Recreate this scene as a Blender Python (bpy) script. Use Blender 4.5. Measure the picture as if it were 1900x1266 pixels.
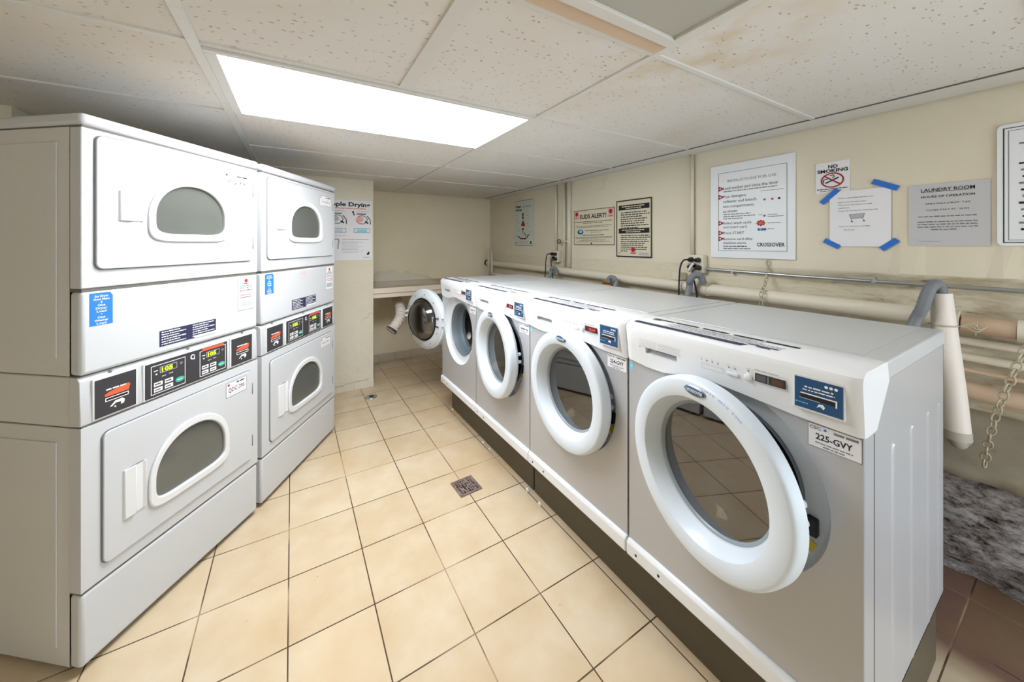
import bpy, bmesh, math, random
from mathutils import Vector, Matrix, noise
random.seed(7)
for o in list(bpy.data.objects): bpy.data.objects.remove(o)
SC = bpy.context.scene
COL = SC.collection
PI = math.pi
# ---------------------------------------------------------------- camera, world, exposure
H = 1.45; CEIL = 2.088
cam = bpy.data.objects.new('camera', bpy.data.cameras.new('camera')); COL.objects.link(cam)
cam.location = (0, 0, H); cam.rotation_euler = (PI/2, 0, -0.5285)
cam.data.sensor_width = 36; cam.data.lens = 653.7/1900*36
cam.data.shift_x = 0.01358; cam.data.shift_y = -0.0949
cam.data.clip_start = .02
SC.camera = cam
W = bpy.data.worlds.new('world'); SC.world = W; W.use_nodes = True
W.node_tree.nodes['Background'].inputs[0].default_value = (.80, .90, 1, 1)
W.node_tree.nodes['Background'].inputs[1].default_value = 1.55      # added world fill light, let in by an opening assumed behind the camera
SC.view_settings.view_transform = 'Standard'; SC.view_settings.look = 'None'
SC.view_settings.gamma = 1; SC.view_settings.use_curve_mapping = False
SC.view_settings.exposure = 1.17
LAMP = 9.0                                                           # emission of the fluorescent diffuser
CYAW = -0.0122; COX, COY = 1.0635, 1.427

# ---------------------------------------------------------------- materials
def srgb(c):
    c = [int(c[i:i+2], 16)/255 for i in (0, 2, 4)] if isinstance(c, str) else c
    return tuple(x/12.92 if x <= .04045 else ((x+.055)/1.055)**2.4 for x in c) + (1,)
MC = {}
def mat(name, col, rough=.5, metal=0, emit=0, bump=0, bscale=60, var=0, vscale=4, col2=None, spec=.5, trans=0, alpha=1, coat=0):
    if name in MC: return MC[name]
    m = bpy.data.materials.new(name); m.use_nodes = True; MC[name] = m
    nt = m.node_tree; b = nt.nodes['Principled BSDF']
    c = srgb(col)
    b.inputs['Base Color'].default_value = c; b.inputs['Roughness'].default_value = rough
    b.inputs['Metallic'].default_value = metal; b.inputs['Specular IOR Level'].default_value = spec
    b.inputs['Transmission Weight'].default_value = trans; b.inputs['Alpha'].default_value = alpha
    b.inputs['Coat Weight'].default_value = coat
    if emit:
        b.inputs['Emission Color'].default_value = c; b.inputs['Emission Strength'].default_value = emit
    tc = nt.nodes.new('ShaderNodeTexCoord')
    n = nt.nodes.new('ShaderNodeTexNoise'); n.inputs['Scale'].default_value = vscale; n.inputs['Detail'].default_value = 6
    nt.links.new(tc.outputs['Object'], n.inputs['Vector'])
    mx = nt.nodes.new('ShaderNodeMix'); mx.data_type = 'RGBA'
    c2 = srgb(col2) if col2 else tuple(x*(1-max(var, .02)) for x in c[:3])+(1,)
    mx.inputs[6].default_value = c; mx.inputs[7].default_value = c2
    nt.links.new(n.outputs['Fac'], mx.inputs[0]); nt.links.new(mx.outputs[2], b.inputs['Base Color'])
    if bump:
        n2 = nt.nodes.new('ShaderNodeTexNoise'); n2.inputs['Scale'].default_value = bscale; n2.inputs['Detail'].default_value = 4
        nt.links.new(tc.outputs['Object'], n2.inputs['Vector'])
        bp = nt.nodes.new('ShaderNodeBump'); bp.inputs['Strength'].default_value = bump; bp.inputs['Distance'].default_value = .004
        nt.links.new(n2.outputs['Fac'], bp.inputs['Height']); nt.links.new(bp.outputs['Normal'], b.inputs['Normal'])
    return m
def N(nt, kind, **kw):
    n = nt.nodes.new('ShaderNode'+kind)
    for k, v in kw.items():
        if k.startswith('i_'):
            key = k[2:]; key = int(key) if key.isdigit() else key.replace('_', ' ')
            n.inputs[key].default_value = v
        else: setattr(n, k, v)
    return n
def ramp(nt, src, stops):
    r = nt.nodes.new('ShaderNodeValToRGB'); e = r.color_ramp.elements
    while len(e) < len(stops): e.new(.5)
    for q, (p, c) in zip(e, stops):
        q.position = p; q.color = c if len(c) == 4 else tuple(c)+(1,)
    nt.links.new(src, r.inputs[0]); return r
def mixc(nt, fac, a, b, mode='MIX'):
    m = nt.nodes.new('ShaderNodeMix'); m.data_type = 'RGBA'; m.blend_type = mode
    for i, v in ((0, fac), (6, a), (7, b)):
        if hasattr(v, 'links'): nt.links.new(v, m.inputs[i])
        else: m.inputs[i].default_value = v
    return m.outputs[2]
def newmat(name):
    m = bpy.data.materials.new(name); m.use_nodes = True; MC[name] = m
    nt = m.node_tree; return m, nt, nt.nodes['Principled BSDF'], N(nt, 'TexCoord')
BW = lambda v: (v, v, v, 1)

def floor_mat():
    m, nt, b, tc = newmat('floor_tile'); L = nt.links.new; T = .3004
    mp = N(nt, 'Mapping'); mp.inputs['Location'].default_value = (.0139+T*20, -2.3754+T*20, 0)
    L(tc.outputs['Object'], mp.inputs[0])
    br = N(nt, 'TexBrick', offset=0, squash=1)
    for k, v in (('Scale', 1), ('Brick Width', T), ('Row Height', T), ('Mortar Size', .0027), ('Mortar Smooth', .25), ('Bias', 0)): br.inputs[k].default_value = v
    br.inputs['Color1'].default_value = BW(0); br.inputs['Color2'].default_value = BW(1)
    L(mp.outputs[0], br.inputs['Vector'])
    n1 = N(nt, 'TexNoise', i_Scale=5.5, i_Detail=5, i_Roughness=.55); L(tc.outputs['Object'], n1.inputs['Vector'])
    n3 = N(nt, 'TexNoise', i_Scale=1.1, i_Detail=3); L(tc.outputs['Object'], n3.inputs['Vector'])
    r1 = ramp(nt, n1.outputs['Fac'], [(.3, srgb('cdb593')), (.5, srgb('d3bfa0')), (.7, srgb('d9c8ad'))])
    c = mixc(nt, ramp(nt, n3.outputs['Fac'], [(.5, BW(0)), (.72, BW(.5))]).outputs[0], r1.outputs[0], srgb('cba878'))
    c = mixc(nt, .12, c, br.outputs['Color'], 'SOFT_LIGHT')
    n2 = N(nt, 'TexNoise', i_Scale=2.3, i_Detail=3); L(tc.outputs['Object'], n2.inputs['Vector'])
    g = mixc(nt, ramp(nt, n2.outputs['Fac'], [(.5, BW(0)), (.62, BW(1))]).outputs[0], srgb('4d3a28'), srgb('b79c7c'))
    c = mixc(nt, br.outputs['Fac'], c, g)
    # dirt specks
    v = N(nt, 'TexVoronoi', i_Scale=9); L(tc.outputs['Object'], v.inputs['Vector'])
    sp = ramp(nt, v.outputs['Distance'], [(.018, BW(1)), (.03, BW(0))])
    c = mixc(nt, mixc(nt, 1, sp.outputs[0], BW(.6), 'MULTIPLY'), c, srgb('6a4c30'))
    # red-brown worn paint on the bare corner behind the machines
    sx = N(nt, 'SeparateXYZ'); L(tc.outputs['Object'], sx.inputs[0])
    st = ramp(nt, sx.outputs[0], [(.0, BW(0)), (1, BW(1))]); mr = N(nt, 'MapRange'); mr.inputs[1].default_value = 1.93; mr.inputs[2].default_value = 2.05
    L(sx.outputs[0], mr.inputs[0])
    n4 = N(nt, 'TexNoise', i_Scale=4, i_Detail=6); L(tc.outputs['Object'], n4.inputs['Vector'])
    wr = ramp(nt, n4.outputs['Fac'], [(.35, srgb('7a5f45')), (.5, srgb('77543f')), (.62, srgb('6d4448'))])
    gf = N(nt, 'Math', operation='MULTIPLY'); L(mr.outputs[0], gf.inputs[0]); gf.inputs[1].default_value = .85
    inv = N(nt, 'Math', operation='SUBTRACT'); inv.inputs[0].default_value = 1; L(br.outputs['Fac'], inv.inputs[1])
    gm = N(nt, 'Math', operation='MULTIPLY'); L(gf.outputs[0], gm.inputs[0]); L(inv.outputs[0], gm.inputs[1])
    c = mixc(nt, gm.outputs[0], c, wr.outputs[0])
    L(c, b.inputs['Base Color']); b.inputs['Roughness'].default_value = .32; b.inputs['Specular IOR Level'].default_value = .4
    bp = N(nt, 'Bump', i_Strength=.5, i_Distance=.002, invert=True); L(br.outputs['Fac'], bp.inputs['Height']); L(bp.outputs[0], b.inputs['Normal'])
    return m
def ceil_mat():
    m, nt, b, tc = newmat('ceiling_tile'); L = nt.links.new
    mp = N(nt, 'Mapping'); mp.inputs['Scale'].default_value = (1, 1.9, 1); L(tc.outputs['Object'], mp.inputs[0])
    n0 = N(nt, 'TexNoise', i_Scale=14); L(tc.outputs['Object'], n0.inputs['Vector'])
    mv = mixc(nt, .06, mp.outputs[0], n0.outputs['Color'], 'ADD')
    v = N(nt, 'TexVoronoi', i_Scale=38); v.inputs['Randomness'].default_value = 1; L(mv, v.inputs['Vector'])
    n1 = N(nt, 'TexNoise', i_Scale=3, i_Detail=3); L(tc.outputs['Object'], n1.inputs['Vector'])
    hole = ramp(nt, v.outputs['Distance'], [(.14, BW(1)), (.24, BW(0))])
    dens = N(nt, 'TexVoronoi', i_Scale=38); L(mv, dens.inputs['Vector'])
    pick = ramp(nt, N_sep(nt, dens.outputs['Color']), [(.52, BW(0)), (.56, BW(1))])
    msk = mixc(nt, 1, hole.outputs[0], pick.outputs[0], 'MULTIPLY')
    n2 = N(nt, 'TexNoise', i_Scale=1.6, i_Detail=5); L(tc.outputs['Object'], n2.inputs['Vector'])
    base = ramp(nt, n2.outputs['Fac'], [(.35, srgb('e2dfda')), (.6, srgb('dfdad2')), (.75, srgb('dbd2c4'))])
    # water stains beside the unlit panel
    gr = N(nt, 'TexNoise', i_Scale=7, i_Detail=6); L(tc.outputs['Object'], gr.inputs['Vector'])
    dst = N(nt, 'VectorMath', operation='DISTANCE'); L(tc.outputs['Object'], dst.inputs[0]); dst.inputs[1].default_value = (.12, -.78, 0)
    near = ramp(nt, dst.outputs['Value'], [(.05, BW(1)), (.45, BW(0))])
    stn = mixc(nt, 1, near.outputs[0], ramp(nt, gr.outputs['Fac'], [(.42, BW(0)), (.62, BW(.5))]).outputs[0], 'MULTIPLY')
    c = mixc(nt, stn, base.outputs[0], srgb('cdb27c'))
    c = mixc(nt, mixc(nt, 1, msk, BW(.6), 'MULTIPLY'), c, srgb('8d8371'))
    L(c, b.inputs['Base Color']); b.inputs['Roughness'].default_value = .95; b.inputs['Specular IOR Level'].default_value = .1
    bp = N(nt, 'Bump', i_Strength=.6, i_Distance=.003, invert=True); L(msk, bp.inputs['Height']); L(bp.outputs[0], b.inputs['Normal'])
    return m
def N_sep(nt, src):
    s = N(nt, 'SeparateColor'); nt.links.new(src, s.inputs[0]); return s.outputs[0]
def wall_mat(name, c1, c2, crack=.35, bump=.35, bs=14):
    m, nt, b, tc = newmat(name); L = nt.links.new
    n1 = N(nt, 'TexNoise', i_Scale=1.7, i_Detail=6); L(tc.outputs['Object'], n1.inputs['Vector'])
    base = ramp(nt, n1.outputs['Fac'], [(.35, srgb(c1)), (.7, srgb(c2))])
    nd = N(nt, 'TexNoise', i_Scale=5, i_Detail=5); L(tc.outputs['Object'], nd.inputs['Vector'])
    dv = mixc(nt, .25, tc.outputs['Object'], nd.outputs['Color'], 'ADD')
    v = N(nt, 'TexVoronoi', feature='DISTANCE_TO_EDGE', i_Scale=1.6); L(dv, v.inputs['Vector'])
    cr = ramp(nt, v.outputs['Distance'], [(.003, BW(1)), (.010, BW(0))])
    n2 = N(nt, 'TexNoise', i_Scale=1.9, i_Detail=2); L(tc.outputs['Object'], n2.inputs['Vector'])
    mk = ramp(nt, n2.outputs['Fac'], [(.66-crack*.3, BW(0)), (.76-crack*.3, BW(1))])
    msk = mixc(nt, 1, cr.outputs[0], mk.outputs[0], 'MULTIPLY')
    c = mixc(nt, mixc(nt, 1, msk, BW(.55), 'MULTIPLY'), base.outputs[0], srgb('7d6a4c'))
    L(c, b.inputs['Base Color']); b.inputs['Roughness'].default_value = .6; b.inputs['Specular IOR Level'].default_value = .25
    nb = N(nt, 'TexNoise', i_Scale=bs, i_Detail=6); L(tc.outputs['Object'], nb.inputs['Vector'])
    ad = N(nt, 'Math', operation='SUBTRACT'); L(nb.outputs['Fac'], ad.inputs[0]); L(msk, ad.inputs[1])
    bp = N(nt, 'Bump', i_Strength=bump, i_Distance=.01); L(ad.outputs[0], bp.inputs['Height']); L(bp.outputs[0], b.inputs['Normal'])
    return m
def rubble_mat():
    m, nt, b, tc = newmat('rubble_plaster'); L = nt.links.new
    mp = N(nt, 'Mapping'); mp.inputs['Scale'].default_value = (1, 1, 1.9); L(tc.outputs['Object'], mp.inputs[0])
    n1 = N(nt, 'TexNoise', i_Scale=17, i_Detail=10, i_Roughness=.78); L(mp.outputs[0], n1.inputs['Vector'])
    base = ramp(nt, n1.outputs['Fac'], [(.37, srgb('32262a')), (.43, srgb('91857f')), (.50, srgb('cdc5c4')), (.58, srgb('f6f3f4'))])
    L(base.outputs[0], b.inputs['Base Color']); b.inputs['Roughness'].default_value = .9
    bp = N(nt, 'Bump', i_Strength=1, i_Distance=.02); L(n1.outputs['Fac'], bp.inputs['Height']); L(bp.outputs[0], b.inputs['Normal'])
    return m
def peel_mat():
    m, nt, b, tc = newmat('peeling_paint'); L = nt.links.new
    mp = N(nt, 'Mapping'); mp.inputs['Scale'].default_value = (1, 1, 3.2); L(tc.outputs['Object'], mp.inputs[0])
    n1 = N(nt, 'TexNoise', i_Scale=6, i_Detail=8, i_Roughness=.62); L(mp.outputs[0], n1.inputs['Vector'])
    base = ramp(nt, n1.outputs['Fac'], [(.33, srgb('6b5a42')), (.38, srgb('bfb08f')), (.52, srgb('e2dac4')), (.64, srgb('cfc5aa'))])
    sy = N(nt, 'SeparateXYZ'); L(tc.outputs['Object'], sy.inputs[0]); mr = N(nt, 'MapRange'); mr.inputs[1].default_value = .35; mr.inputs[2].default_value = 1.1; mr.inputs[3].default_value = .15; mr.inputs[4].default_value = .92
    L(sy.outputs[1], mr.inputs[0]); cc = mixc(nt, mr.outputs[0], base.outputs[0], srgb('ddd4bc'))
    L(cc, b.inputs['Base Color']); b.inputs['Roughness'].default_value = .7
    bp = N(nt, 'Bump', i_Strength=.8, i_Distance=.012); L(n1.outputs['Fac'], bp.inputs['Height']); L(bp.outputs[0], b.inputs['Normal'])
    return m
M_FLOOR = floor_mat(); M_CEIL = ceil_mat()
M_WALL = wall_mat('cream_wall', 'e5ddc8', 'ded5be', -.1, .25, 12)
M_ALC = wall_mat('alcove_wall_lit', 'f3e9d0', 'ece0c3', -.3, .2, 12)  # cream wall colour brightened to make up for weak light in the alcove
M_PIER = wall_mat('painted_brick', 'e6e0cf', 'ded5be', .2, .8, 9)
M_RUB = rubble_mat(); M_PEEL = peel_mat()
M_LEDGE = mat('ledge_concrete', 'b3ab98', .9, bump=1, bscale=18, col2='8d8472', vscale=9)
M_TEE = mat('tee_white', 'dcdad4', .5)
M_TAN = mat('tan_strip', 'd8bfa4', .7, var=.1)
M_WHITE = mat('enamel_white', 'ced0d2', .28, bump=.03, bscale=200)
M_CON = mat('console_white', 'f1f3f6', .28, bump=.02, bscale=200)
M_WSIDE = mat('enamel_side', 'd9d7d3', .4, bump=.03, bscale=200)
M_SEAM = mat('seam_shadow', '6c6963', .8)
M_TRIM = mat('bezel_white', 'e3e4e4', .3)
M_DARKP = mat('control_charcoal', '3b393c', .4)
M_BLACK = mat('black_plastic', '17171a', .45)
M_INK = mat('ink_black', '1b1b20', .8)
M_GREYINK = mat('ink_grey', '7c7c80', .8)
M_LINK = mat('ink_faint', 'b9bbc0', .8)
M_WINK = mat('ink_white', 'f4f4f4', .6)
M_RED = mat('ink_red', 'c8232c', .6)
M_DRED = mat('ink_dark_red', 'a01c20', .6)
M_ORANGE = mat('ink_orange', 'e2603c', .6)
M_PINK = mat('ink_pink', 'e9a9a8', .7)
M_BLUE = mat('sticker_blue', '2f7fe0', .4)
M_NAVY = mat('card_blue', '1f4f7d', .35)
M_NAVYD = mat('ink_navy', '2b2c4e', .6)
M_TEAL = mat('key_teal', '3fb39a', .5)
M_CYAN = mat('sticker_cyan', '7fd3ec', .5)
M_LIME = mat('led_lime', 'c6f014', .5, emit=.9)
M_LEDRED = mat('led_red', 'e0464c', .5, emit=.35)
M_LEDBG = mat('led_panel', '4a1c20', .3)
M_SILVER = mat('washer_silver', 'bfbfc1', .32, metal=.25, spec=.5)
M_TOPSIL = mat('washer_top', 'cacdcf', .3, metal=.1)
M_RING = mat('door_ring', 'dfe8f1', .3)
M_INRING = mat('door_inner_ring', '8f9aa2', .35)
M_GASKET = mat('gasket_grey', '6f7b85', .5)
M_DRUM = mat('drum_steel', 'a9a6a3', .3, metal=.9)
M_CHROME = mat('chrome', 'd8d8d8', .18, metal=1)
M_EMT = mat('conduit_steel', 'a9aeae', .3, metal=.8)
M_PLINTH = mat('base_brown', '59503f', .5, var=.2)
M_PAPER = mat('paper_white', 'eeedf0', .7)
M_PAPER2 = mat('plastic_sleeve_grey', 'c9c9cb', .25)
M_SIGNW = mat('sign_white', 'eef1f4', .4)
M_SIGNC = mat('sign_cream', 'ddd5ba', .5)
M_SIGNG = mat('sign_mint', 'd3dacd', .5)
M_PIPEC = mat('pipe_cream', 'e3dbc7', .5, bump=.3, bscale=40, var=.08)
M_PIPEP = mat('pipe_bare', 'd2b79c', .6, bump=.2, bscale=30, var=.15)
M_PVC = mat('pvc_white', 'ebe2d9', .45)
M_HOSE = mat('hose_grey', '797e83', .5)
M_CORD = mat('cord_black', '1a1a1c', .6)
M_BRASS = mat('brass', 'c79a4e', .35, metal=.8)
M_CHAIN = mat('chain_painted', 'c9c1a8', .5, metal=.3, var=.2)
M_COUNT = mat('counter_cream', 'ecdfce', .6)
M_COUNTT = mat('counter_top', 'c8baa0', .6)
M_TAPE = mat('painter_tape', '2470cf', .6, bump=.3, bscale=150)
M_YEL = mat('label_yellow', 'd8c21c', .5)
M_RUST = mat('drain_rusty', 'b9a69c', .6, metal=.4, bump=1, bscale=60, col2='4a3028', vscale=45)
M_BASE = mat('base_tile', 'd6ccb9', .5, var=.12)
M_DIFF = mat('lamp_diffuser', 'f6faff', .5, emit=LAMP)
M_GPANEL = mat('unlit_grey_panel', 'b5b3a9', .55)
def glass_mat(name, tint, mixv, rough=.05):
    m, nt, b, tc = newmat(name); L = nt.links.new; out = nt.nodes['Material Output']
    tr = N(nt, 'BsdfTransparent'); tr.inputs[0].default_value = srgb(tint)
    gl = N(nt, 'BsdfGlossy'); gl.inputs['Roughness'].default_value = rough
    n = N(nt, 'TexNoise', i_Scale=3); L(tc.outputs['Object'], n.inputs['Vector'])
    fr = N(nt, 'LayerWeight', i_Blend=.25); pw = N(nt, 'Math', operation='POWER'); L(fr.outputs['Facing'], pw.inputs[0]); pw.inputs[1].default_value = 4; ad = N(nt, 'Math', operation='ADD'); L(pw.outputs[0], ad.inputs[0]); ad.inputs[1].default_value = mixv; ad.use_clamp = True
    mx = N(nt, 'MixShader'); L(ad.outputs[0], mx.inputs[0]); L(tr.outputs[0], mx.inputs[1]); L(gl.outputs[0], mx.inputs[2]); L(mx.outputs[0], out.inputs[0])
    return m
M_GLASS = glass_mat('dark_glass', '7a756c', .20, .02)
M_DGLASS = glass_mat('dryer_glass', 'c4c8c2', .16, .12)
_nt = M_DGLASS.node_tree; _o = _nt.nodes['Material Output']; _prev = _o.inputs[0].links[0].from_socket
_df = N(_nt, 'BsdfDiffuse'); _df.inputs[0].default_value = srgb('8d908a'); _m = N(_nt, 'MixShader'); _m.inputs[0].default_value = .35
_nt.links.new(_prev, _m.inputs[1]); _nt.links.new(_df.outputs[0], _m.inputs[2]); _nt.links.new(_m.outputs[0], _o.inputs[0])
def bag_mat():
    m, nt, b, tc = newmat('clear_plastic'); L = nt.links.new; out = nt.nodes['Material Output']
    tr = N(nt, 'BsdfTransparent'); b.inputs['Base Color'].default_value = srgb('f0ece4'); b.inputs['Roughness'].default_value = .2
    n = N(nt, 'TexNoise', i_Scale=25, i_Detail=3); L(tc.outputs['Object'], n.inputs['Vector'])
    bp = N(nt, 'Bump', i_Strength=.6, i_Distance=.01); L(n.outputs[0], bp.inputs['Height']); L(bp.outputs[0], b.inputs['Normal'])
    mx = N(nt, 'MixShader'); mx.inputs[0].default_value = .24; L(tr.outputs[0], mx.inputs[1]); L(b.outputs[0], mx.inputs[2]); L(mx.outputs[0], out.inputs[0])
    return m
M_BAG = bag_mat()

# ---------------------------------------------------------------- mesh helpers
def link(name, bm, mats, parent=None, smooth=False, bevel=0, kind=None, loc=None, rot=None, normals=True):
    if normals: bmesh.ops.recalc_face_normals(bm, faces=bm.faces)
    me = bpy.data.meshes.new(name); bm.to_mesh(me); bm.free()
    o = bpy.data.objects.new(name, me); COL.objects.link(o)
    for m in (mats if isinstance(mats, (list, tuple)) else [mats]): me.materials.append(m)
    if smooth:
        for p in me.polygons: p.use_smooth = True
        if smooth != 'all':
            try: me.set_sharp_from_angle(angle=math.radians(38))
            except Exception: pass
    if bevel:
        b = o.modifiers.new('bevel', 'BEVEL'); b.width = bevel; b.segments = 3; b.limit_method = 'ANGLE'; b.angle_limit = math.radians(40)
        for p in me.polygons: p.use_smooth = True
        try: me.set_sharp_from_angle(angle=math.radians(38))
        except Exception: pass
        b.harden_normals = False
    if parent: o.parent = parent
    if kind: o['kind'] = kind
    if loc: o.location = loc
    if rot: o.rotation_euler = rot
    return o
def thing(name, label, cat, loc=(0, 0, 0), rz=0, group=None):
    o = bpy.data.objects.new(name, None); COL.objects.link(o); o.location = loc; o.rotation_euler = (0, 0, rz)
    o.empty_display_size = .05
    return tag(o, label, cat, group)
def tag(o, label, cat, group=None):
    o['label'] = label; o['category'] = cat
    if group: o['group'] = group
    return o
def box(bm, a, b, mi=0, skip=()):
    x0, y0, z0 = a; x1, y1, z1 = b
    v = [bm.verts.new(p) for p in ((x0, y0, z0), (x1, y0, z0), (x1, y1, z0), (x0, y1, z0), (x0, y0, z1), (x1, y0, z1), (x1, y1, z1), (x0, y1, z1))]
    F = {'-z': (3, 2, 1, 0), '+z': (4, 5, 6, 7), '-y': (0, 1, 5, 4), '+x': (1, 2, 6, 5), '+y': (2, 3, 7, 6), '-x': (3, 0, 4, 7)}
    for k, f in F.items():
        if k not in skip:
            g = bm.faces.new([v[i] for i in f]); g.material_index = mi
def B(*boxes, **kw):
    bm = bmesh.new()
    for q in boxes: box(bm, *q)
    return bm
def tube(bm, pts, r, seg=12, mi=0, cap=True, radii=None):
    pts = [Vector(p) for p in pts]; rings = []
    up = Vector((0, 0, 1))
    for i, p in enumerate(pts):
        d = (pts[min(i+1, len(pts)-1)]-pts[max(i-1, 0)]).normalized()
        ref = up if abs(d.dot(up)) < .95 else Vector((1, 0, 0))
        if i and abs(d.dot(prev)) < .98: a = (prev - d*prev.dot(d)).normalized()
        else: a = d.cross(ref).normalized()
        prev = a; b = d.cross(a); rr = radii[i] if radii else r
        rings.append([bm.verts.new(p+(a*math.cos(t)+b*math.sin(t))*rr) for t in [2*PI*k/seg for k in range(seg)]])
    for A, C in zip(rings, rings[1:]):
        for k in range(seg):
            f = bm.faces.new((A[k], A[(k+1) % seg], C[(k+1) % seg], C[k])); f.material_index = mi; f.smooth = True
    if cap:
        for R in (rings[0], rings[-1]):
            f = bm.faces.new(R); f.material_index = mi
def smooth_path(pts, n=8):
    P = [Vector(p) for p in pts]; out = []
    P = [P[0]*2-P[1]]+P+[P[-1]*2-P[-2]]
    for i in range(1, len(P)-2):
        for k in range(n):
            t = k/n; a, b, c, d = P[i-1:i+3]
            out.append(.5*((2*b)+(-a+c)*t+(2*a-5*b+4*c-d)*t*t+(-a+3*b-3*c+d)*t**3))
    out.append(P[-2]); return out
def torus(bm, c, R, r, ax='x', seg=48, s2=10, mi=0):
    v = []
    for i in range(seg):
        t = 2*PI*i/seg; row = []
        for j in range(s2):
            q = 2*PI*j/s2; rr = R+r*math.cos(q); h = r*math.sin(q)
            p = {'x': (h, rr*math.cos(t), rr*math.sin(t)), 'y': (rr*math.cos(t), h, rr*math.sin(t)), 'z': (rr*math.cos(t), rr*math.sin(t), h)}[ax]
            row.append(bm.verts.new(Vector(c)+Vector(p)))
        v.append(row)
    for i in range(seg):
        for j in range(s2):
            f = bm.faces.new((v[i][j], v[(i+1) % seg][j], v[(i+1) % seg][(j+1) % s2], v[i][(j+1) % s2])); f.smooth = True; f.material_index = mi
def lathe(bm, prof, c=(0, 0, 0), ax='x', seg=72, mi=0):
    """prof: (radius, height along axis)"""
    rows = []
    for r, h in prof:
        row = []
        for i in range(seg):
            t = 2*PI*i/seg; cc, s = r*math.cos(t), r*math.sin(t)
            p = {'x': (h, cc, s), 'y': (cc, h, s), 'z': (cc, s, h)}[ax]
            row.append(bm.verts.new(Vector(c)+Vector(p)))
            if r < 1e-6: break
        rows.append(row)
    for A, C in zip(rows, rows[1:]):
        for i in range(seg):
            j = (i+1) % seg
            vs = [A[i % len(A)], A[j % len(A)], C[j % len(C)], C[i % len(C)]]
            u = []
            for q in vs:
                if q not in u: u.append(q)
            if len(u) > 2:
                f = bm.faces.new(u); f.smooth = True; f.material_index = mi
def rrect(w, h, r, n=6, cx=0, cy=0):
    p = []
    for sx, sy, a0 in ((1, 1, 0), (-1, 1, PI/2), (-1, -1, PI), (1, -1, 1.5*PI)):
        for k in range(n+1):
            a = a0+PI/2*k/n; p.append((cx+sx*(w/2-r)+r*math.cos(a), cy+sy*(h/2-r)+r*math.sin(a)))
    return p
def dshape(w, h, cx, cy, n=96, rb=.18):
    """arched window: flat bottom with rounded corners, arched top"""
    p = []
    for k in range(n):
        a = 2*PI*k/n; c, s = math.cos(a), math.sin(a)
        e = 2.1 if s >= 0 else 5.0
        x = abs(c)**(2/e)*math.copysign(1, c)*w/2
        up, dn = h*.66, h*.34
        y = abs(s)**(2/e)*math.copysign(1, s)*(up if s >= 0 else dn)
        p.append((cx+x, cy-h/2+dn+y))
    return p
def rayhit(poly, c, a):
    dx, dy = math.cos(a), math.sin(a); best = None
    for i in range(len(poly)):
        x1, y1 = poly[i]; x2, y2 = poly[(i+1) % len(poly)]
        ex, ey = x2-x1, y2-y1; den = dx*ey-dy*ex
        if abs(den) < 1e-12: continue
        t = ((x1-c[0])*ey-(y1-c[1])*ex)/den; u = ((x1-c[0])*dy-(y1-c[1])*dx)/den
        if t > 0 and -1e-6 <= u <= 1+1e-6 and (best is None or t < best): best = t
    return (c[0]+dx*best, c[1]+dy*best) if best else None
def holed_panel(bm, outer, inner, c, f3, d0, d1, mi=0):
    """panel between two loops, thickness d0(front)..d1(back); f3(x,y,d)->3D"""
    ang = sorted(set([round(math.atan2(y-c[1], x-c[0]), 4) for x, y in list(outer)+list(inner)]))
    O = [rayhit(outer, c, a) for a in ang]; I = [rayhit(inner, c, a) for a in ang]
    ok = [i for i in range(len(ang)) if O[i] and I[i]]; O = [O[i] for i in ok]; I = [I[i] for i in ok]; n = len(O)
    g = [[bm.verts.new(f3(x, y, d)) for x, y in L] for L, d in ((O, d0), (I, d0), (I, d1), (O, d1))]
    for A, C in ((0, 1), (1, 2), (2, 3), (3, 0)):
        for i in range(n):
            j = (i+1) % n
            f = bm.faces.new((g[A][i], g[A][j], g[C][j], g[C][i])); f.material_index = mi
def prism(bm, poly, f3, d0, d1, mi=0):
    a = [bm.verts.new(f3(x, y, d0)) for x, y in poly]; b = [bm.verts.new(f3(x, y, d1)) for x, y in poly]; n = len(poly)
    f = bm.faces.new(a); f.material_index = mi; f = bm.faces.new(b); f.material_index = mi
    for i in range(n):
        f = bm.faces.new((a[i], a[(i+1) % n], b[(i+1) % n], b[i])); f.material_index = mi

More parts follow.
